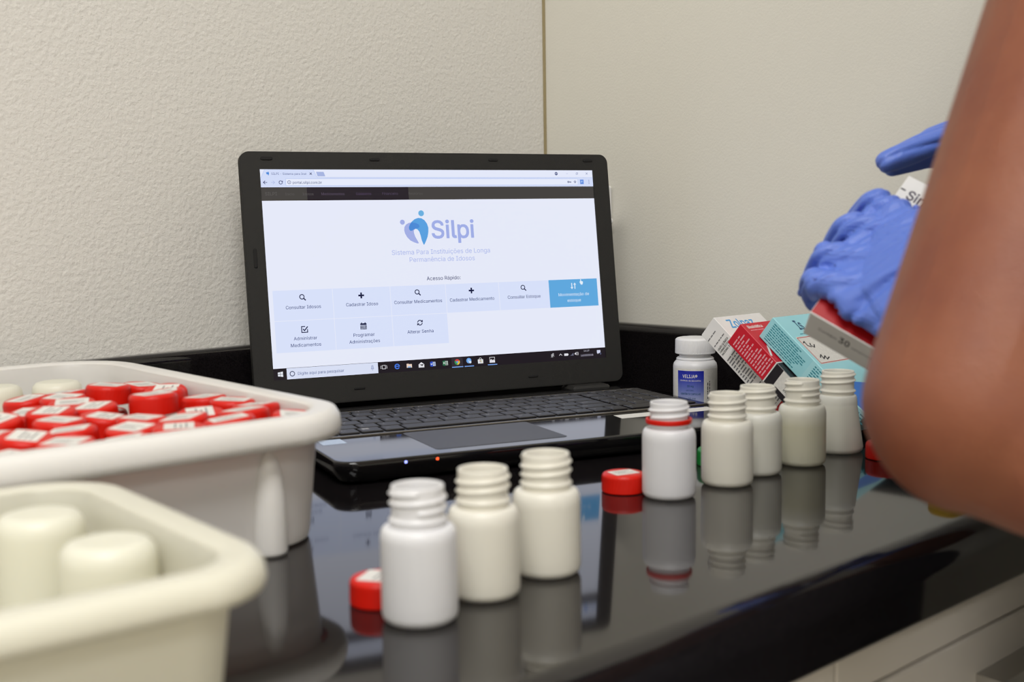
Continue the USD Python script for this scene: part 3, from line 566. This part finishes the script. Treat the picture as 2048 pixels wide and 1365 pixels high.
def bottle_neck(z0, z1, rn, bead, lead=0.0):
    """Threaded neck: a bead ring at its root and a helical thread of about one and a half turns, open mouth."""
    n = 72; t = np.linspace(0, 2 * np.pi, n, endpoint=False); zz = np.linspace(z0, z1 - 0.0006, 46); rings = []
    pitch = 0.0046
    for z in zz:
        r = np.full(n, rn)
        r += bead * np.exp(-((z - (z0 + 0.0034)) / 0.00105) ** 2)
        for turn in range(2):
            zc = z0 + 0.0078 + pitch * turn + pitch * (t + lead) % (2 * np.pi) / (2 * np.pi) if False else z0 + 0.0078 + pitch * (turn + ((t + lead) % (2 * np.pi)) / (2 * np.pi))
            r = np.maximum(r, rn + 0.0013 * np.exp(-((z - zc) / 0.00085) ** 2) * np.clip((z1 - 0.0016 - zc) / 0.001, 0, 1))
        rings.append(np.c_[r * np.cos(t), r * np.sin(t), np.full(n, z)])
    for r, z in ((rn - 0.0002, z1 - 0.0001), (rn - 0.0008, z1), (rn - 0.0014, z1 - 0.0003), (rn - 0.0017, z1 - 0.001), (rn - 0.0017, z0), (rn - 0.0004, z0)):
        rings.append(np.c_[r * np.cos(t), r * np.sin(t), np.full(n, z)])
    return loft(rings, cap0=False, cap1=False)
def bottle(label, loc, material, R=0.0181, zs=0.0375, zn=0.0455, h=0.0645, rn=0.0125, cone=0.0, sharp=0.5, lead=0.0, neckmat=None, group='open pill bottles on the counter'):
    t = thing('pill_bottle', label, 'bottle', loc, 0.0, group)
    part(t, 'bottle_body', bottle_body(R, zs, zn, rn, cone, sharp), material, smooth=45)
    part(t, 'threaded_neck', bottle_neck(zn - 0.0003, h, rn, 0.0014, lead), neckmat or material, smooth=60)
    return t
FILL1 = zramp('cream_plastic_over_filling', [(0.004, (228, 224, 198)), (0.030, (222, 217, 186)), (0.036, (236, 232, 210)), (0.050, (240, 237, 222))], 0.38, **HDPE)
FILL2 = zramp('ivory_plastic_over_filling', [(0.004, (238, 235, 220)), (0.034, (230, 227, 210)), (0.042, (238, 236, 222)), (0.050, (240, 237, 224))], 0.38, **HDPE)
g3, g5 = 'open bottles in the front row', 'open bottles in the right row'
bottle('cool white open bottle, front and leftmost of the three by the tub', (0.3420, 0.4360, 0.0002), WHITEB, zs=0.0390, zn=0.0455, lead=2.2, sharp=0.42, group=g3)
bottle('cream open bottle standing in the middle of the front three', (0.3885, 0.4425, 0.0002), CREAMB, lead=4.4, group=g3)
bottle('cream open bottle, last of the front three, just before the laptop lights', (0.4375, 0.4475, 0.0002), CREAMB, lead=4.0, group=g3)
rb = bottle('white open bottle with a red ring round its neck', (0.6175, 0.5130, 0.0002), WHITEB, R=0.0180, zs=0.0395, zn=0.0470, lead=3.5, sharp=0.45, group=g5)
tr = [(0.0140, 0.0500), (0.0152, 0.0500), (0.0156, 0.0504), (0.0156, 0.0528), (0.0152, 0.0533), (0.0140, 0.0533)]
trr = [np.c_[r * np.cos(np.linspace(0, 2 * np.pi, 64, endpoint=False)), r * np.sin(np.linspace(0, 2 * np.pi, 64, endpoint=False)), np.full(64, z)] for r, z in tr + tr[:1]]
part(rb, 'tamper_ring', loft(trr, cap0=False, cap1=False), RED, smooth=50, label='red tamper ring')
bottle('cream open bottle right next to the one with the red ring', (0.6750, 0.5080, 0.0002), CREAMB, lead=3.8, group=g5)
bottle('ivory open bottle half hidden, third in the right row', (0.7190, 0.5140, 0.0002), FILL2, R=0.0177, lead=1.0, neckmat=CREAMB, group=g5)
bottle('yellowish filled open bottle, fourth in the right row', (0.7690, 0.5090, 0.0002), FILL1, R=0.0177, lead=2.6, neckmat=CREAMB, group=g5)
bottle('conical cream open bottle wider at its foot, beside the bare elbow', (0.8305, 0.5170, 0.0002), FILL2, R=0.0200, cone=0.0048, lead=0.4, neckmat=CREAMB, group=g5)

# closed bottle with a blue label at the corner of the laptop
vb = thing('labelled_pill_bottle', 'closed white pill bottle with a blue label behind the laptop corner', 'bottle', (0.9160, 0.7280, 0.0002))
VR = 0.0212
part(vb, 'bottle_body', lathe([(VR * 0.6, 0.0005), (VR - 0.004, 0), (VR - 0.001, 0.0012), (VR, 0.004), (VR, 0.0440), (VR - 0.0006, 0.0468), (VR - 0.0026, 0.0492), (VR - 0.0034, 0.0500), (VR - 0.0030, 0.0512), (VR - 0.0040, 0.0524), (VR - 0.0060, 0.0530), (VR - 0.0060, 0.062), (0.008, 0.062)], 64), WHITEB, smooth=40)
n = 96; t_ = np.linspace(0, 2 * np.pi, n, endpoint=False); rb_ = np.where(np.arange(n) % 2 == 0, 0.0, -0.0005)
pc = [(0.0150, 0.0562, 0), (0.0190, 0.0562, 0), (0.0193, 0.0566, 0), (0.0193, 0.0574, 0), (0.0193, 0.0578, 1), (0.0191, 0.0692, 1), (0.0186, 0.0702, 0), (0.0172, 0.0712, 0), (0.0155, 0.0716, 0), (0.008, 0.0716, 0)]
part(vb, 'screw_cap', loft([np.c_[(r + k * rb_) * np.cos(t_), (r + k * rb_) * np.sin(t_), np.full(n, z)] for r, z, k in pc]), WHITEB, smooth=40, label='white ribbed screw cap')
VA = math.atan2(-0.728 - 0.0, -0.916) - 0.17     # direction of the label's middle
def wrap(mesh, dr):
    """Bends a flat mesh (x along the girth, y up) round the bottle."""
    m = mesh.copy(); v = np.array(m.vertices); a = VA + v[:, 0] / VR; r = VR + dr + v[:, 2]
    m.vertices = np.c_[r * np.cos(a), r * np.sin(a), v[:, 1]]; return m
def patch(x0, x1, y0, y1, nx=24, d=0.0001):
    xs = np.linspace(x0, x1, nx + 1)
    return loft([np.array([(x, y0, 0), (x, y0, d), (x, y1, d), (x, y1, 0)]) for x in xs][::-1])
part(vb, 'label_sheet', wrap(patch(-0.0205, 0.036, 0.0045, 0.0430, 40), 0.00004), STICK, smooth=60, label='white paper label')
BLUEL = zramp('blue_label_print', [(0.010, (176, 184, 216)), (0.022, (110, 124, 196)), (0.034, (44, 58, 176)), (0.041, (26, 36, 166))], 0.4)
lb = part(vb, 'blue_panel', wrap(patch(-0.0145, 0.0120, 0.0065, 0.0410, 24), 0.00016), BLUEL, smooth=60, label='blue panel fading to white')
def vtext(s, xc, y, w, m, bold=False, hh=None, d=0.00028):
    g = fit_text(s, w, bold, 0.00005, hh); off(g, xc - w / 2, y, 0)
    return part(lb, 'lettering', wrap(g, d), m, smooth=False)
vtext('VELIJA®', -0.0015, 0.0343, 0.0145, WHITEINK, True, 0.0031)
vtext('cloridrato de duloxetina', -0.0012, 0.0310, 0.0205, WHITEINK, False, 0.0016)
vtext('30 mg', -0.0010, 0.0255, 0.0062, NAVY, True, 0.0018); vtext('USO ORAL', -0.0012, 0.0216, 0.0075, NAVY, False, 0.0013)
vtext('CONTÉM 30 CÁPSULAS', -0.0010, 0.0180, 0.0195, NAVY, True, 0.0017)
vtext('30 mg', 0.0005, 0.0140, 0.0068, NAVY, False, 0.0015)
for k, x in enumerate((0.0170, 0.0192)):
    fp = fine_print(0.017, 0.0018, 1, 40 + k, 0.9, 0.8); fp = frame(fp, (x, 0.014, 0), (0, 1, 0), (-1, 0, 0))
    part(vb, 'side_print', wrap(fp, 0.00016), INK, smooth=False)

# ------------------------------------------------------------------ leaning medicine boxes
LEAN = 0.69
L_ = np.array([0, math.cos(LEAN), math.sin(LEAN)]); N_ = np.array([0, -math.sin(LEAN), math.cos(LEAN)]); X_ = np.array([1.0, 0, 0])
def carton(name, label, A, length, width, thick, body, extra=None):
    """A: near lower corner of the top end. Own axes: x width (to the wall), y up the box, z through it; origin at the foot."""
    R = np.stack([X_, L_, N_], 1); o = np.asarray(A) - L_ * length
    t = thing(name, label, 'medicine box', o, rot=R)
    part(t, 'carton', chamfer_box(0, width, 0, length, 0, thick, 0.0004), body, smooth=False)
    return t, length, width, thick
def side(mesh, y, z):      # lettering on the near side face: reads along z, stands towards the top end
    return frame(mesh, (-0.00005, y, z), (0, 0, 1), (0, 1, 0))
def side_along(mesh, y, z):    # lettering on the near side face that reads down the box
    return frame(mesh, (-0.00005, y, z), (0, -1, 0), (0, 0, 1))
def front(mesh, x, y, T): return frame(mesh, (x, y, T + 0.00003), (1, 0, 0), (0, 1, 0))
AZ, AR, AC = (0.8736, 0.6871, 0.0795), (0.8607, 0.6476, 0.0764), (0.8682, 0.6195, 0.0828)
bz_, L, Wd, T = carton('medicine_box', 'white medicine box with blue brand lettering, lowest of the leaning three', AZ, 0.1245, 0.070, 0.022, CARDW)
part(bz_, 'brand_lettering', front(fit_text('Zolpaz', 0.0370, True, 0.00005, 0.0105), 0.0125, L - 0.0155, T), SKYINK, smooth=False, label='blue brand lettering')
def sflat(rows, y, z): return frame(rows, (-0.00006, y, z), (0, 0, 1), (0, 1, 0), (-1, 0, 0))
def sside(t, mesh, y, z, m, name='side_print', lab=None): return part(t, name, sflat(mesh, y, z), m, smooth=False, label=lab)
sside(bz_, fine_print(0.013, 0.0024, 1, 3, 0.9), L - 0.0105, 0.0010, GREYINK)
sside(bz_, fine_print(0.017, 0.0024, 1, 4, 0.9), L - 0.0190, 0.0020, GREYINK)
for k, s in enumerate(('UNIÃO QUÍMICA', 'FARMACÊUTICA', 'NACIONAL S.A')):
    sside(bz_, fit_text(s, 0.0165 - 0.0012 * k, True, 0.00005, 0.0019), L - 0.0242 - 0.0030 * k, 0.0022, INK, 'maker_lettering')
sside(bz_, fine_print(0.0175, 0.034, 11, 5, 0.55), L - 0.069, 0.0022, GREYINK); sside(bz_, fine_print(0.0175, 0.026, 9, 6, 0.6), L - 0.099, 0.0022, GREYINK)
part(bz_, 'red_band', bx(-0.00008, 0.0702, L - 0.118, L - 0.101, -0.00008, T + 0.00008), DREDINK, smooth=False, label='red band near the foot')

br_, L, Wd, T = carton('medicine_box', 'red and black medicine box with white print, middle of the leaning three', AR, 0.1196, 0.072, 0.022, CARDK)
part(br_, 'red_panel', chamfer_box(-0.00012, 0.0721, L - 0.0490, L + 0.0001, -0.0001, T + 0.0001, 0.0004), CARDR, smooth=False, label='red upper half')
part(br_, 'white_edge_line', bx(-0.00018, 0.0722, L - 0.0500, L - 0.0488, -0.00015, T + 0.00015), WHITEINK, smooth=False)
sside(br_, off(fine_print(0.018, 0.042, 14, 8, 0.5), 0, 0, 0.0001), L - 0.0465, 0.0025, PINKINK)
part(br_, 'maker_lettering', front(fit_text('Biosintética', 0.0215, True, 0.00005, 0.0034), 0.0050, L - 0.0065, T + 0.0001), WHITEINK, smooth=False)
part(br_, 'front_print', front(fine_print(0.019, 0.0018, 1, 9, 0.95), 0.0055, L - 0.0098, T + 0.0001), PINKINK, smooth=False)
sw = LineString([(0.002, -0.040), (0.008, -0.030), (0.020, -0.020), (0.036, -0.014), (0.056, -0.012)]).buffer(0.0012)
part(br_, 'white_swoosh', front(extrude(sw, 0, 0.00005), 0, L, T + 0.0001), WHITEINK, smooth=False, label='white curved line')
part(br_, 'front_print', front(fit_text('L', 0.0050, True, 0.00005, 0.0095), 0.0250, L - 0.0300, T + 0.0001), WHITEINK, smooth=False)
bp = part(br_, 'barcode_panel', bx(-0.0002, 0.0, L - 0.112, L - 0.0590, 0.0055, T - 0.0004), STICK, smooth=False, label='white panel with a barcode')
r_ = random.Random(5); y = 0.0; rws = []
while y < 0.026:
    w = r_.choice((0.0005, 0.0009, 0.0014)); rws.append(bx(0.003, 0.0140, y, y + w, 0, 0.00005)); y += w + r_.choice((0.0005, 0.0009))
part(bp, 'barcode', off(sflat(cat_(rws), L - 0.0950, 0.0050), -0.00018), INK, smooth=False)
part(bp, 'barcode_digits', off(sflat(fine_print(0.012, 0.010, 3, 12, 0.9), L - 0.1080, 0.0070), -0.00018), INK, smooth=False)
part(br_, 'yellow_mark', bx(-0.0002, 0.02, L - 0.104, L - 0.092, T - 0.0032, T + 0.00012), CARDY, smooth=False, label='small yellow mark')

bc_, L, Wd, T = carton('medicine_box', 'light cyan medicine box with dark lettering, topmost of the leaning three', AC, 0.1180, 0.070, 0.0225, CARDC)
for y0, l, nl, sd in ((0.0050, 0.046, 9, 21), (0.0580, 0.010, 8, 22), (0.0760, 0.024, 6, 23), (0.1040, 0.018, 7, 24)):
    sside(bc_, frame(fine_print(l, 0.0185, nl, sd, 0.7), (0, l, 0), (0, -1, 0), (1, 0, 0)), L - y0 - l, 0.0020, TEAL)
part(bc_, 'pale_panel', bx(-0.00003, 0.0, 0.001, L - 0.0535, 0.0005, T - 0.0005), mat('pale_cyan_print', (172, 230, 238), 0.4, noise=(40.0, (178, 232, 240))), smooth=False)
part(bc_, 'brand_lettering', front(fit_text('Is', 0.0085, True, 0.00005, 0.0112), 0.0210, L - 0.0180, T), NAVY, smooth=False, label='dark blue brand lettering')
part(bc_, 'front_print', front(fine_print(0.016, 0.0020, 1, 25, 0.95), 0.0150, L - 0.0240, T), TEAL, smooth=False)
pn = sbox(0.006, L - 0.058, 0.050, L - 0.0275).buffer(0.0015)
pp = part(bc_, 'white_panel', front(extrude(pn, 0, 0.00004), 0, 0, T), STICK, smooth=False, label='white panel with a red outline')
part(pp, 'red_outline', front(extrude(pn.buffer(-0.0008).difference(pn.buffer(-0.0015)), 0, 0.00004), 0, 0, T + 0.00006), REDINK, smooth=False)
sc1 = U_(LineString([(0.018, L - 0.0385), (0.0205, L - 0.037), (0.020, L - 0.042), (0.0235, L - 0.044)]).buffer(0.0006), LineString([(0.026, L - 0.040), (0.0245, L - 0.042), (0.027, L - 0.045), (0.030, L - 0.042)]).buffer(0.0006), LineString([(0.022, L - 0.057), (0.026, L - 0.054), (0.025, L - 0.059), (0.030, L - 0.056), (0.029, L - 0.060), (0.034, L - 0.058)]).buffer(0.0006))
part(pp, 'handwriting', front(extrude(sc1, 0, 0.00004), -0.0100, 0.0050, T + 0.00006), INK, smooth=False)
part(bc_, 'front_print', front(fit_text('Contém', 0.0150, False, 0.00005, 0.0036), 0.0040, L - 0.0720, T), TEAL, smooth=False)
part(bc_, 'blue_wedge', front(extrude(Polygon([(0.001, L - 0.078), (0.056, L - 0.090), (0.0695, L - 0.117), (0.001, L - 0.117)]), 0, 0.00004), 0, 0, T), BLUEINK, smooth=False, label='blue wedge at the foot')
# ------------------------------------------------------------------ the box held in the glove
HU, HV, HN = np.array([0.3315, -0.8061, -0.4902]), np.array([0.7386, -0.1015, 0.6664]), np.array([-0.5870, -0.5830, 0.5617])
HO = np.array([0.6461, 0.4226, 0.1269])
HW, HL, HT = 0.066, 0.1290, 0.0270
hb = thing('held_medicine_box', 'white medicine box with a red band gripped in the blue glove', 'medicine box', HO, rot=np.stack([HU, HV, HN], 1))
part(hb, 'carton', chamfer_box(0, HW, 0, HL, -HT, 0, 0.0005), CARDW, smooth=False)
part(hb, 'red_band', bx(0.0003, HW - 0.0003, 0.0008, 0.0260, 0, 0.00008), DREDINK, smooth=False, label='dark red band along the lower front edge')
ft = lambda m, x, y: off(m, x, y, 0.00003)
part(hb, 'brand_lettering', ft(fit_text('Sin', 0.0120, True, 0.00005, 0.0076), 0.0065, HL - 0.0180), mat('purple_black_ink', (52, 40, 66), 0.5, noise=(500.0, (58, 46, 72))), smooth=False, label='dark purple brand lettering')
part(hb, 'corner_mark', bx(0.0006, 0.0040, HL - 0.0130, HL - 0.0118, 0, 0.00006), INK, smooth=False)
und = lambda m, x, z: frame(m, (x, -0.00003, z), (1, 0, 0), (0, 0, 1), (0, -1, 0))
part(hb, 'base_lettering', und(fit_text('Contém', 0.0130, False, 0.00005), 0.0085, -0.0135), GREYINK, smooth=False)
part(hb, 'base_lettering', und(fit_text('30', 0.0072, True, 0.00005, 0.0062), 0.0230, -0.0140), INK, smooth=False)
part(hb, 'base_lettering', und(fit_text('comprimidos revestidos', 0.0310, False, 0.00005), 0.0320, -0.0132), GREYINK, smooth=False)

# ------------------------------------------------------------------ the person at the counter
V3 = lambda *a: np.array(a, float)
def ball(p, r, n=22): return m3.Manifold.sphere(float(r), n).translate([float(v) for v in p])
def bone(a, ra, b, rb_): return m3.Manifold.batch_hull([ball(a, ra), ball(b, rb_)])
def hullof(*pr): return m3.Manifold.batch_hull([ball(p, r) for p, r in pr])
def chain(*pr): return [bone(pr[i][0], pr[i][1], pr[i + 1][0], pr[i + 1][1]) for i in range(len(pr) - 1)]
def solid(bones, length, iters=8):
    m = m3.Manifold.batch_boolean(bones, m3.OpType.Add).refine_to_length(length)
    g = m.to_mesh(); t = trimesh.Trimesh(g.vert_properties[:, :3], g.tri_verts, process=True)
    trimesh.smoothing.filter_taubin(t, 0.5, 0.52, iters); return t
H = lambda u, v, n: HO + HU * u + HV * v + HN * n
# left hand, gripping the box: knuckles over its front, finger ends round its far edge
def left_hand(e):
    W = H(0.0670, 0.0510, 0.0380)
    mcp = [H(0.0120, 0.0850, 0.0130 + e), H(0.0140, 0.0690, 0.0145 + e), H(0.0190, 0.0480, 0.0145 + e), H(0.0245, 0.0285, 0.0135 + e)]
    pip = [H(-0.0060, 0.0915, 0.0045), H(-0.0095, 0.0665, 0.0040), H(-0.0108, 0.0400, 0.0030), H(-0.0080, 0.0200, 0.0030)]
    dip = [H(-0.0110, 0.0850, -0.0200), H(-0.0114, 0.0590, -0.0230), H(-0.0114, 0.0340, -0.0230), H(-0.0105, 0.0260, -0.0210)]
    tip = [H(0.0050, 0.0790, -0.0385), H(0.0080, 0.0540, -0.0390), H(0.0070, 0.0300, -0.0390), H(0.0050, 0.0270, -0.0370)]
    rr_ = [0.0118, 0.0118, 0.0115, 0.0108]
    b = [hullof((W, 0.0235 + e), (mcp[0], 0.0116 + e), (mcp[1], 0.0124 + e)), hullof((W, 0.0240 + e), (mcp[1], 0.0124 + e), (mcp[2], 0.0122 + e)),
         hullof((W, 0.0240 + e), (mcp[2], 0.0122 + e), (mcp[3], 0.0120 + e), (H(0.0480, 0.0150, 0.0190 + e), 0.0140 + e))]
    for i in range(4):
        b += chain((mcp[i], rr_[i] + e), (pip[i], rr_[i] - 0.0006 + e), (dip[i], rr_[i] - 0.0020 + e), (tip[i], rr_[i] - 0.0034 + e))
        if i < 3: b.append(hullof((mcp[i], 0.0105 + e), (mcp[i + 1], 0.0105 + e), (mcp[i] * 0.35 + pip[i] * 0.65, 0.0080 + e), (mcp[i + 1] * 0.35 + pip[i + 1] * 0.65, 0.0080 + e)))
    b.append(hullof((mcp[3], 0.0110 + e), (pip[3] * 0.6 + mcp[3] * 0.4, 0.0088 + e), (H(0.0100, 0.0150, 0.0085 + e), 0.0072 + e), (H(0.0230, 0.0100, 0.0085 + e), 0.0076 + e), (H(0.0360, 0.0120, 0.0110 + e), 0.0096 + e)))
    # heel of the hand on the lower front edge; the thumb leaves the side of the palm and closes over the box's far edge
    b.append(hullof((mcp[3], 0.0112 + e), (H(0.0330, 0.0130, 0.0110 + e), 0.0098 + e), (H(0.0500, 0.0120, 0.0170 + e), 0.0135 + e)))
    b += chain((H(0.0640, 0.0660, 0.0300), 0.0160 + e), (H(0.0770, 0.0830, 0.0140), 0.0122 + e), (H(0.0790, 0.0920, -0.0130), 0.0104 + e), (H(0.0720, 0.0920, -0.0385), 0.0088 + e))
    return b, W
def right_hand(e):
    e = e + 0.0004; V3 = lambda *a: np.array((0, 0, 0.187)) + (np.array(a, float) - np.array((0, 0, 0.187))) * 1.075
    W = V3(0.876, 0.3609, 0.244)
    b = [hullof((W, 0.0250 + e), (V3(0.8006, 0.3764, 0.2478), 0.0120 + e), (V3(0.8139, 0.3822, 0.2301), 0.0120 + e)), hullof((W, 0.0250 + e), (V3(0.8139, 0.3822, 0.2301), 0.0120 + e), (V3(0.834, 0.392, 0.214), 0.0115 + e), (V3(0.842, 0.400, 0.196), 0.0105 + e))]
    b += chain((V3(0.8006, 0.3764, 0.2478), 0.0118 + e), (V3(0.7744, 0.3861, 0.2424), 0.0108 + e), (V3(0.7480, 0.3959, 0.2350), 0.0100 + e), (V3(0.7222, 0.4074, 0.2240), 0.0088 + e), (V3(0.7160, 0.4110, 0.2212), 0.0074 + e))
    b += chain((V3(0.8139, 0.3822, 0.2301), 0.0118 + e), (V3(0.7863, 0.3940, 0.2290), 0.0106 + e), (V3(0.7600, 0.4080, 0.2265), 0.0098 + e), (V3(0.7370, 0.4200, 0.2200), 0.0086 + e))
    b += chain((V3(0.834, 0.392, 0.214), 0.0112 + e), (V3(0.812, 0.412, 0.206), 0.0102 + e), (V3(0.800, 0.428, 0.198), 0.0092 + e), (V3(0.812, 0.430, 0.186), 0.0080 + e))
    b += chain((V3(0.842, 0.400, 0.196), 0.0102 + e), (V3(0.826, 0.416, 0.188), 0.0092 + e), (V3(0.820, 0.428, 0.180), 0.0084 + e), (V3(0.830, 0.430, 0.170), 0.0074 + e))
    b += chain((V3(0.850, 0.362, 0.226), 0.0160 + e), (V3(0.822, 0.356, 0.214), 0.0122 + e), (V3(0.798, 0.362, 0.208), 0.0106 + e), (V3(0.778, 0.372, 0.206), 0.0086 + e))
    return b, W
SHL, ELL, TIP = V3(0.609, 0.196, 0.400), V3(0.4690, 0.2270, 0.1095), V3(0.4745, 0.2000, 0.0930)
SHR, ELR = V3(0.945, 0.190, 0.400), V3(1.000, 0.225, 0.130)
SHR = V3(0.915, 0.190, 0.400); ELR = V3(0.955, 0.215, 0.150)
lh, WL = left_hand(-0.0055); rh, WR = right_hand(-0.0055)
HIPL, HIPR = V3(0.680, 0.085, -0.060), V3(0.850, 0.085, -0.060)
KNL, KNR = V3(0.675, 0.135, -0.430), V3(0.855, 0.135, -0.430)
ANL, ANR = V3(0.670, 0.075, -0.820), V3(0.862, 0.075, -0.820)
NECK, HEAD = V3(0.760, 0.200, 0.470), V3(0.760, 0.250, 0.600)
def torso(e):
    return [hullof((V3(0.690, 0.165, 0.330), 0.085 + e), (V3(0.830, 0.165, 0.330), 0.085 + e), (V3(0.715, 0.150, 0.150), 0.095 + e), (V3(0.805, 0.150, 0.150), 0.095 + e)),
            hullof((V3(0.715, 0.150, 0.150), 0.095 + e), (V3(0.805, 0.150, 0.150), 0.095 + e), (V3(0.700, 0.095, -0.030), 0.105 + e), (V3(0.830, 0.095, -0.030), 0.105 + e)),
            hullof((V3(0.655, 0.195, 0.395), 0.052 + e), (V3(0.865, 0.190, 0.395), 0.052 + e), (V3(0.690, 0.165, 0.330), 0.083 + e), (V3(0.830, 0.165, 0.330), 0.083 + e), (NECK, 0.056 + e))]
def upper(S, E, e, r0=0.056, r1=0.0485, t=1.0): return bone(S, r0 + e, S + (E - S) * t, r0 + (r1 - r0) * t + e)
def legs(e, t=1.0):
    return chain((HIPL, 0.092 + e), (KNL, 0.060 + e), (ANL * t + KNL * (1 - t), 0.040 + e + 0.02 * (1 - t))) + chain((HIPR, 0.092 + e), (KNR, 0.060 + e), (ANR * t + KNR * (1 - t), 0.040 + e + 0.02 * (1 - t)))
FA = lambda E, W, t: E + (W - E) * t
body = torso(0) + legs(0) + [upper(SHL, ELL, 0, 0.055, 0.0460), upper(SHR, ELR, 0, 0.055, 0.0440),
    hullof((V3(0.655, 0.195, 0.395), 0.052), (SHL, 0.055)), hullof((V3(0.865, 0.190, 0.395), 0.052), (SHR, 0.055)),
    hullof((ELL, 0.0430), (TIP, 0.0360)), bone(TIP, 0.035, SHL + (TIP - SHL) * 0.55, 0.046),
    bone(ELL, 0.0430, FA(ELL, WL, 0.30), 0.0420), bone(FA(ELL, WL, 0.30), 0.0420, FA(ELL, WL, 0.62), 0.0350), bone(FA(ELL, WL, 0.62), 0.0350, WL, 0.0235), bone(TIP, 0.034, FA(ELL, WL, 0.40), 0.0330),
    bone(ELR, 0.0430, FA(ELR, WR, 0.35), 0.0410), bone(FA(ELR, WR, 0.35), 0.0410, WR, 0.0240)] + lh + rh
body += [bone(NECK, 0.054, HEAD + V3(0, -0.02, -0.05), 0.055),
    hullof((HEAD + V3(0, -0.015, 0.030), 0.078), (HEAD + V3(0, 0.020, -0.010), 0.064), (HEAD + V3(0, 0.048, -0.080), 0.030)),
    hullof((HEAD + V3(0, 0.080, -0.004), 0.006), (HEAD + V3(0, 0.098, -0.034), 0.010), (HEAD + V3(0.012, 0.082, -0.036), 0.008), (HEAD + V3(-0.012, 0.082, -0.036), 0.008)),
    hullof((HEAD + V3(0.077, -0.012, 0.016), 0.006), (HEAD + V3(0.080, -0.020, 0.002), 0.010), (HEAD + V3(0.075, -0.012, -0.026), 0.006)), hullof((HEAD + V3(-0.077, -0.012, 0.016), 0.006), (HEAD + V3(-0.080, -0.020, 0.002), 0.010), (HEAD + V3(-0.075, -0.012, -0.026), 0.006)),
    hullof((ANL, 0.038), (ANL + V3(0, -0.03, -0.045), 0.032), (ANL + V3(-0.01, 0.13, -0.058), 0.020)), hullof((ANR, 0.038), (ANR + V3(0, -0.03, -0.045), 0.032), (ANR + V3(0.01, 0.13, -0.058), 0.020))]
pr = thing('person', 'person with a bare bent arm and blue gloves holding a medicine box at the counter', 'person')
part(pr, 'body', solid(body, 0.0085, 14), SKIN, smooth=True, label='bare skin of the bent arm')
def wrinkled(mesh, o, amp):
    """Fine folds of loose glove film, stretched along the fingers."""
    v = np.array(mesh.vertices); n = np.array(mesh.vertex_normals); d = v - o
    c = np.c_[d @ (HU * 0.55 + HV * 0.835), d @ (HU * 0.835 - HV * 0.55), d @ HN]
    crease = lambda s, o_, k: 1 - np.abs(2 * meshkit.noise(c * np.array(s) + o_, k) - 1)
    a = crease([6.0, 125.0, 16.0], 7.3, 3) ** 3 * 0.9 + crease([12.0, 230.0, 30.0], 3.1, 5) ** 3 * 0.35
    mesh.vertices = v + n * ((0.45 - a) * amp)[:, None]; return mesh
gl, _ = left_hand(0.0); gr, _ = right_hand(0.0)
gl = gl + chain((WL, 0.0246), (FA(ELL, WL, 0.74), 0.0325), (FA(ELL, WL, 0.68), 0.0355)); gr = gr + chain((WR, 0.0256), (FA(ELR, WR, 0.72), 0.0340))
part(pr, 'glove', wrinkled(solid(gl, 0.0021, 12), HO, 0.0044), GLOVE, smooth=True, label='thin blue glove gripping the box')
part(pr, 'glove', wrinkled(solid(gr, 0.0028, 8), HO, 0.0024), GLOVE, smooth=True, label='thin blue glove with fingers stretched out')
sleeve = torso(0.012) + [hullof((V3(0.655, 0.195, 0.395), 0.062), (SHL, 0.066)), hullof((V3(0.865, 0.190, 0.395), 0.062), (SHR, 0.066)), bone(SHL, 0.066, SHL + (ELL - SHL) * 0.12, 0.066), bone(SHR, 0.066, SHR + (ELR - SHR) * 0.34, 0.062)]
part(pr, 'scrub_top', solid(sleeve, 0.016, 6), SCRUB, smooth=True)
part(pr, 'trousers', solid(legs(0.014, 0.97) + [hullof((V3(0.700, 0.095, -0.040), 0.118), (V3(0.830, 0.095, -0.040), 0.118), (HIPL, 0.104), (HIPR, 0.104))], 0.018, 6), SCRUB, smooth=True)
for A_, s in ((ANL, -0.01), (ANR, 0.01)):
    part(pr, 'shoe', solid([hullof((A_ + V3(0, 0, -0.030), 0.044), (A_ + V3(0, -0.035, -0.042), 0.037), (A_ + V3(s, 0.135, -0.053), 0.026))], 0.012, 4), SHOEM, smooth=True)
part(pr, 'hair', solid([hullof((HEAD + V3(0, -0.028, 0.040), 0.082), (HEAD + V3(0, -0.045, -0.020), 0.070)), ball(HEAD + V3(0, -0.125, 0.02), 0.035)], 0.010, 4), HAIRM, smooth=True)
for s in (-1, 1):
    ey = part(pr, 'eye', off(trimesh.creation.icosphere(3, 0.0125), *(HEAD + V3(s * 0.030, 0.0625, 0.004))), EYEW, smooth=True)
    part(ey, 'iris', off(trimesh.creation.icosphere(2, 0.0058), *(HEAD + V3(s * 0.030, 0.0700, 0.003))), HAIRM, smooth=True)
part(pr, 'mouth', solid([hullof((HEAD + V3(-0.018, 0.0735, -0.066), 0.004), (HEAD + V3(0, 0.0805, -0.066), 0.006), (HEAD + V3(0.018, 0.0735, -0.066), 0.004))], 0.003, 3), LIPM, smooth=True)
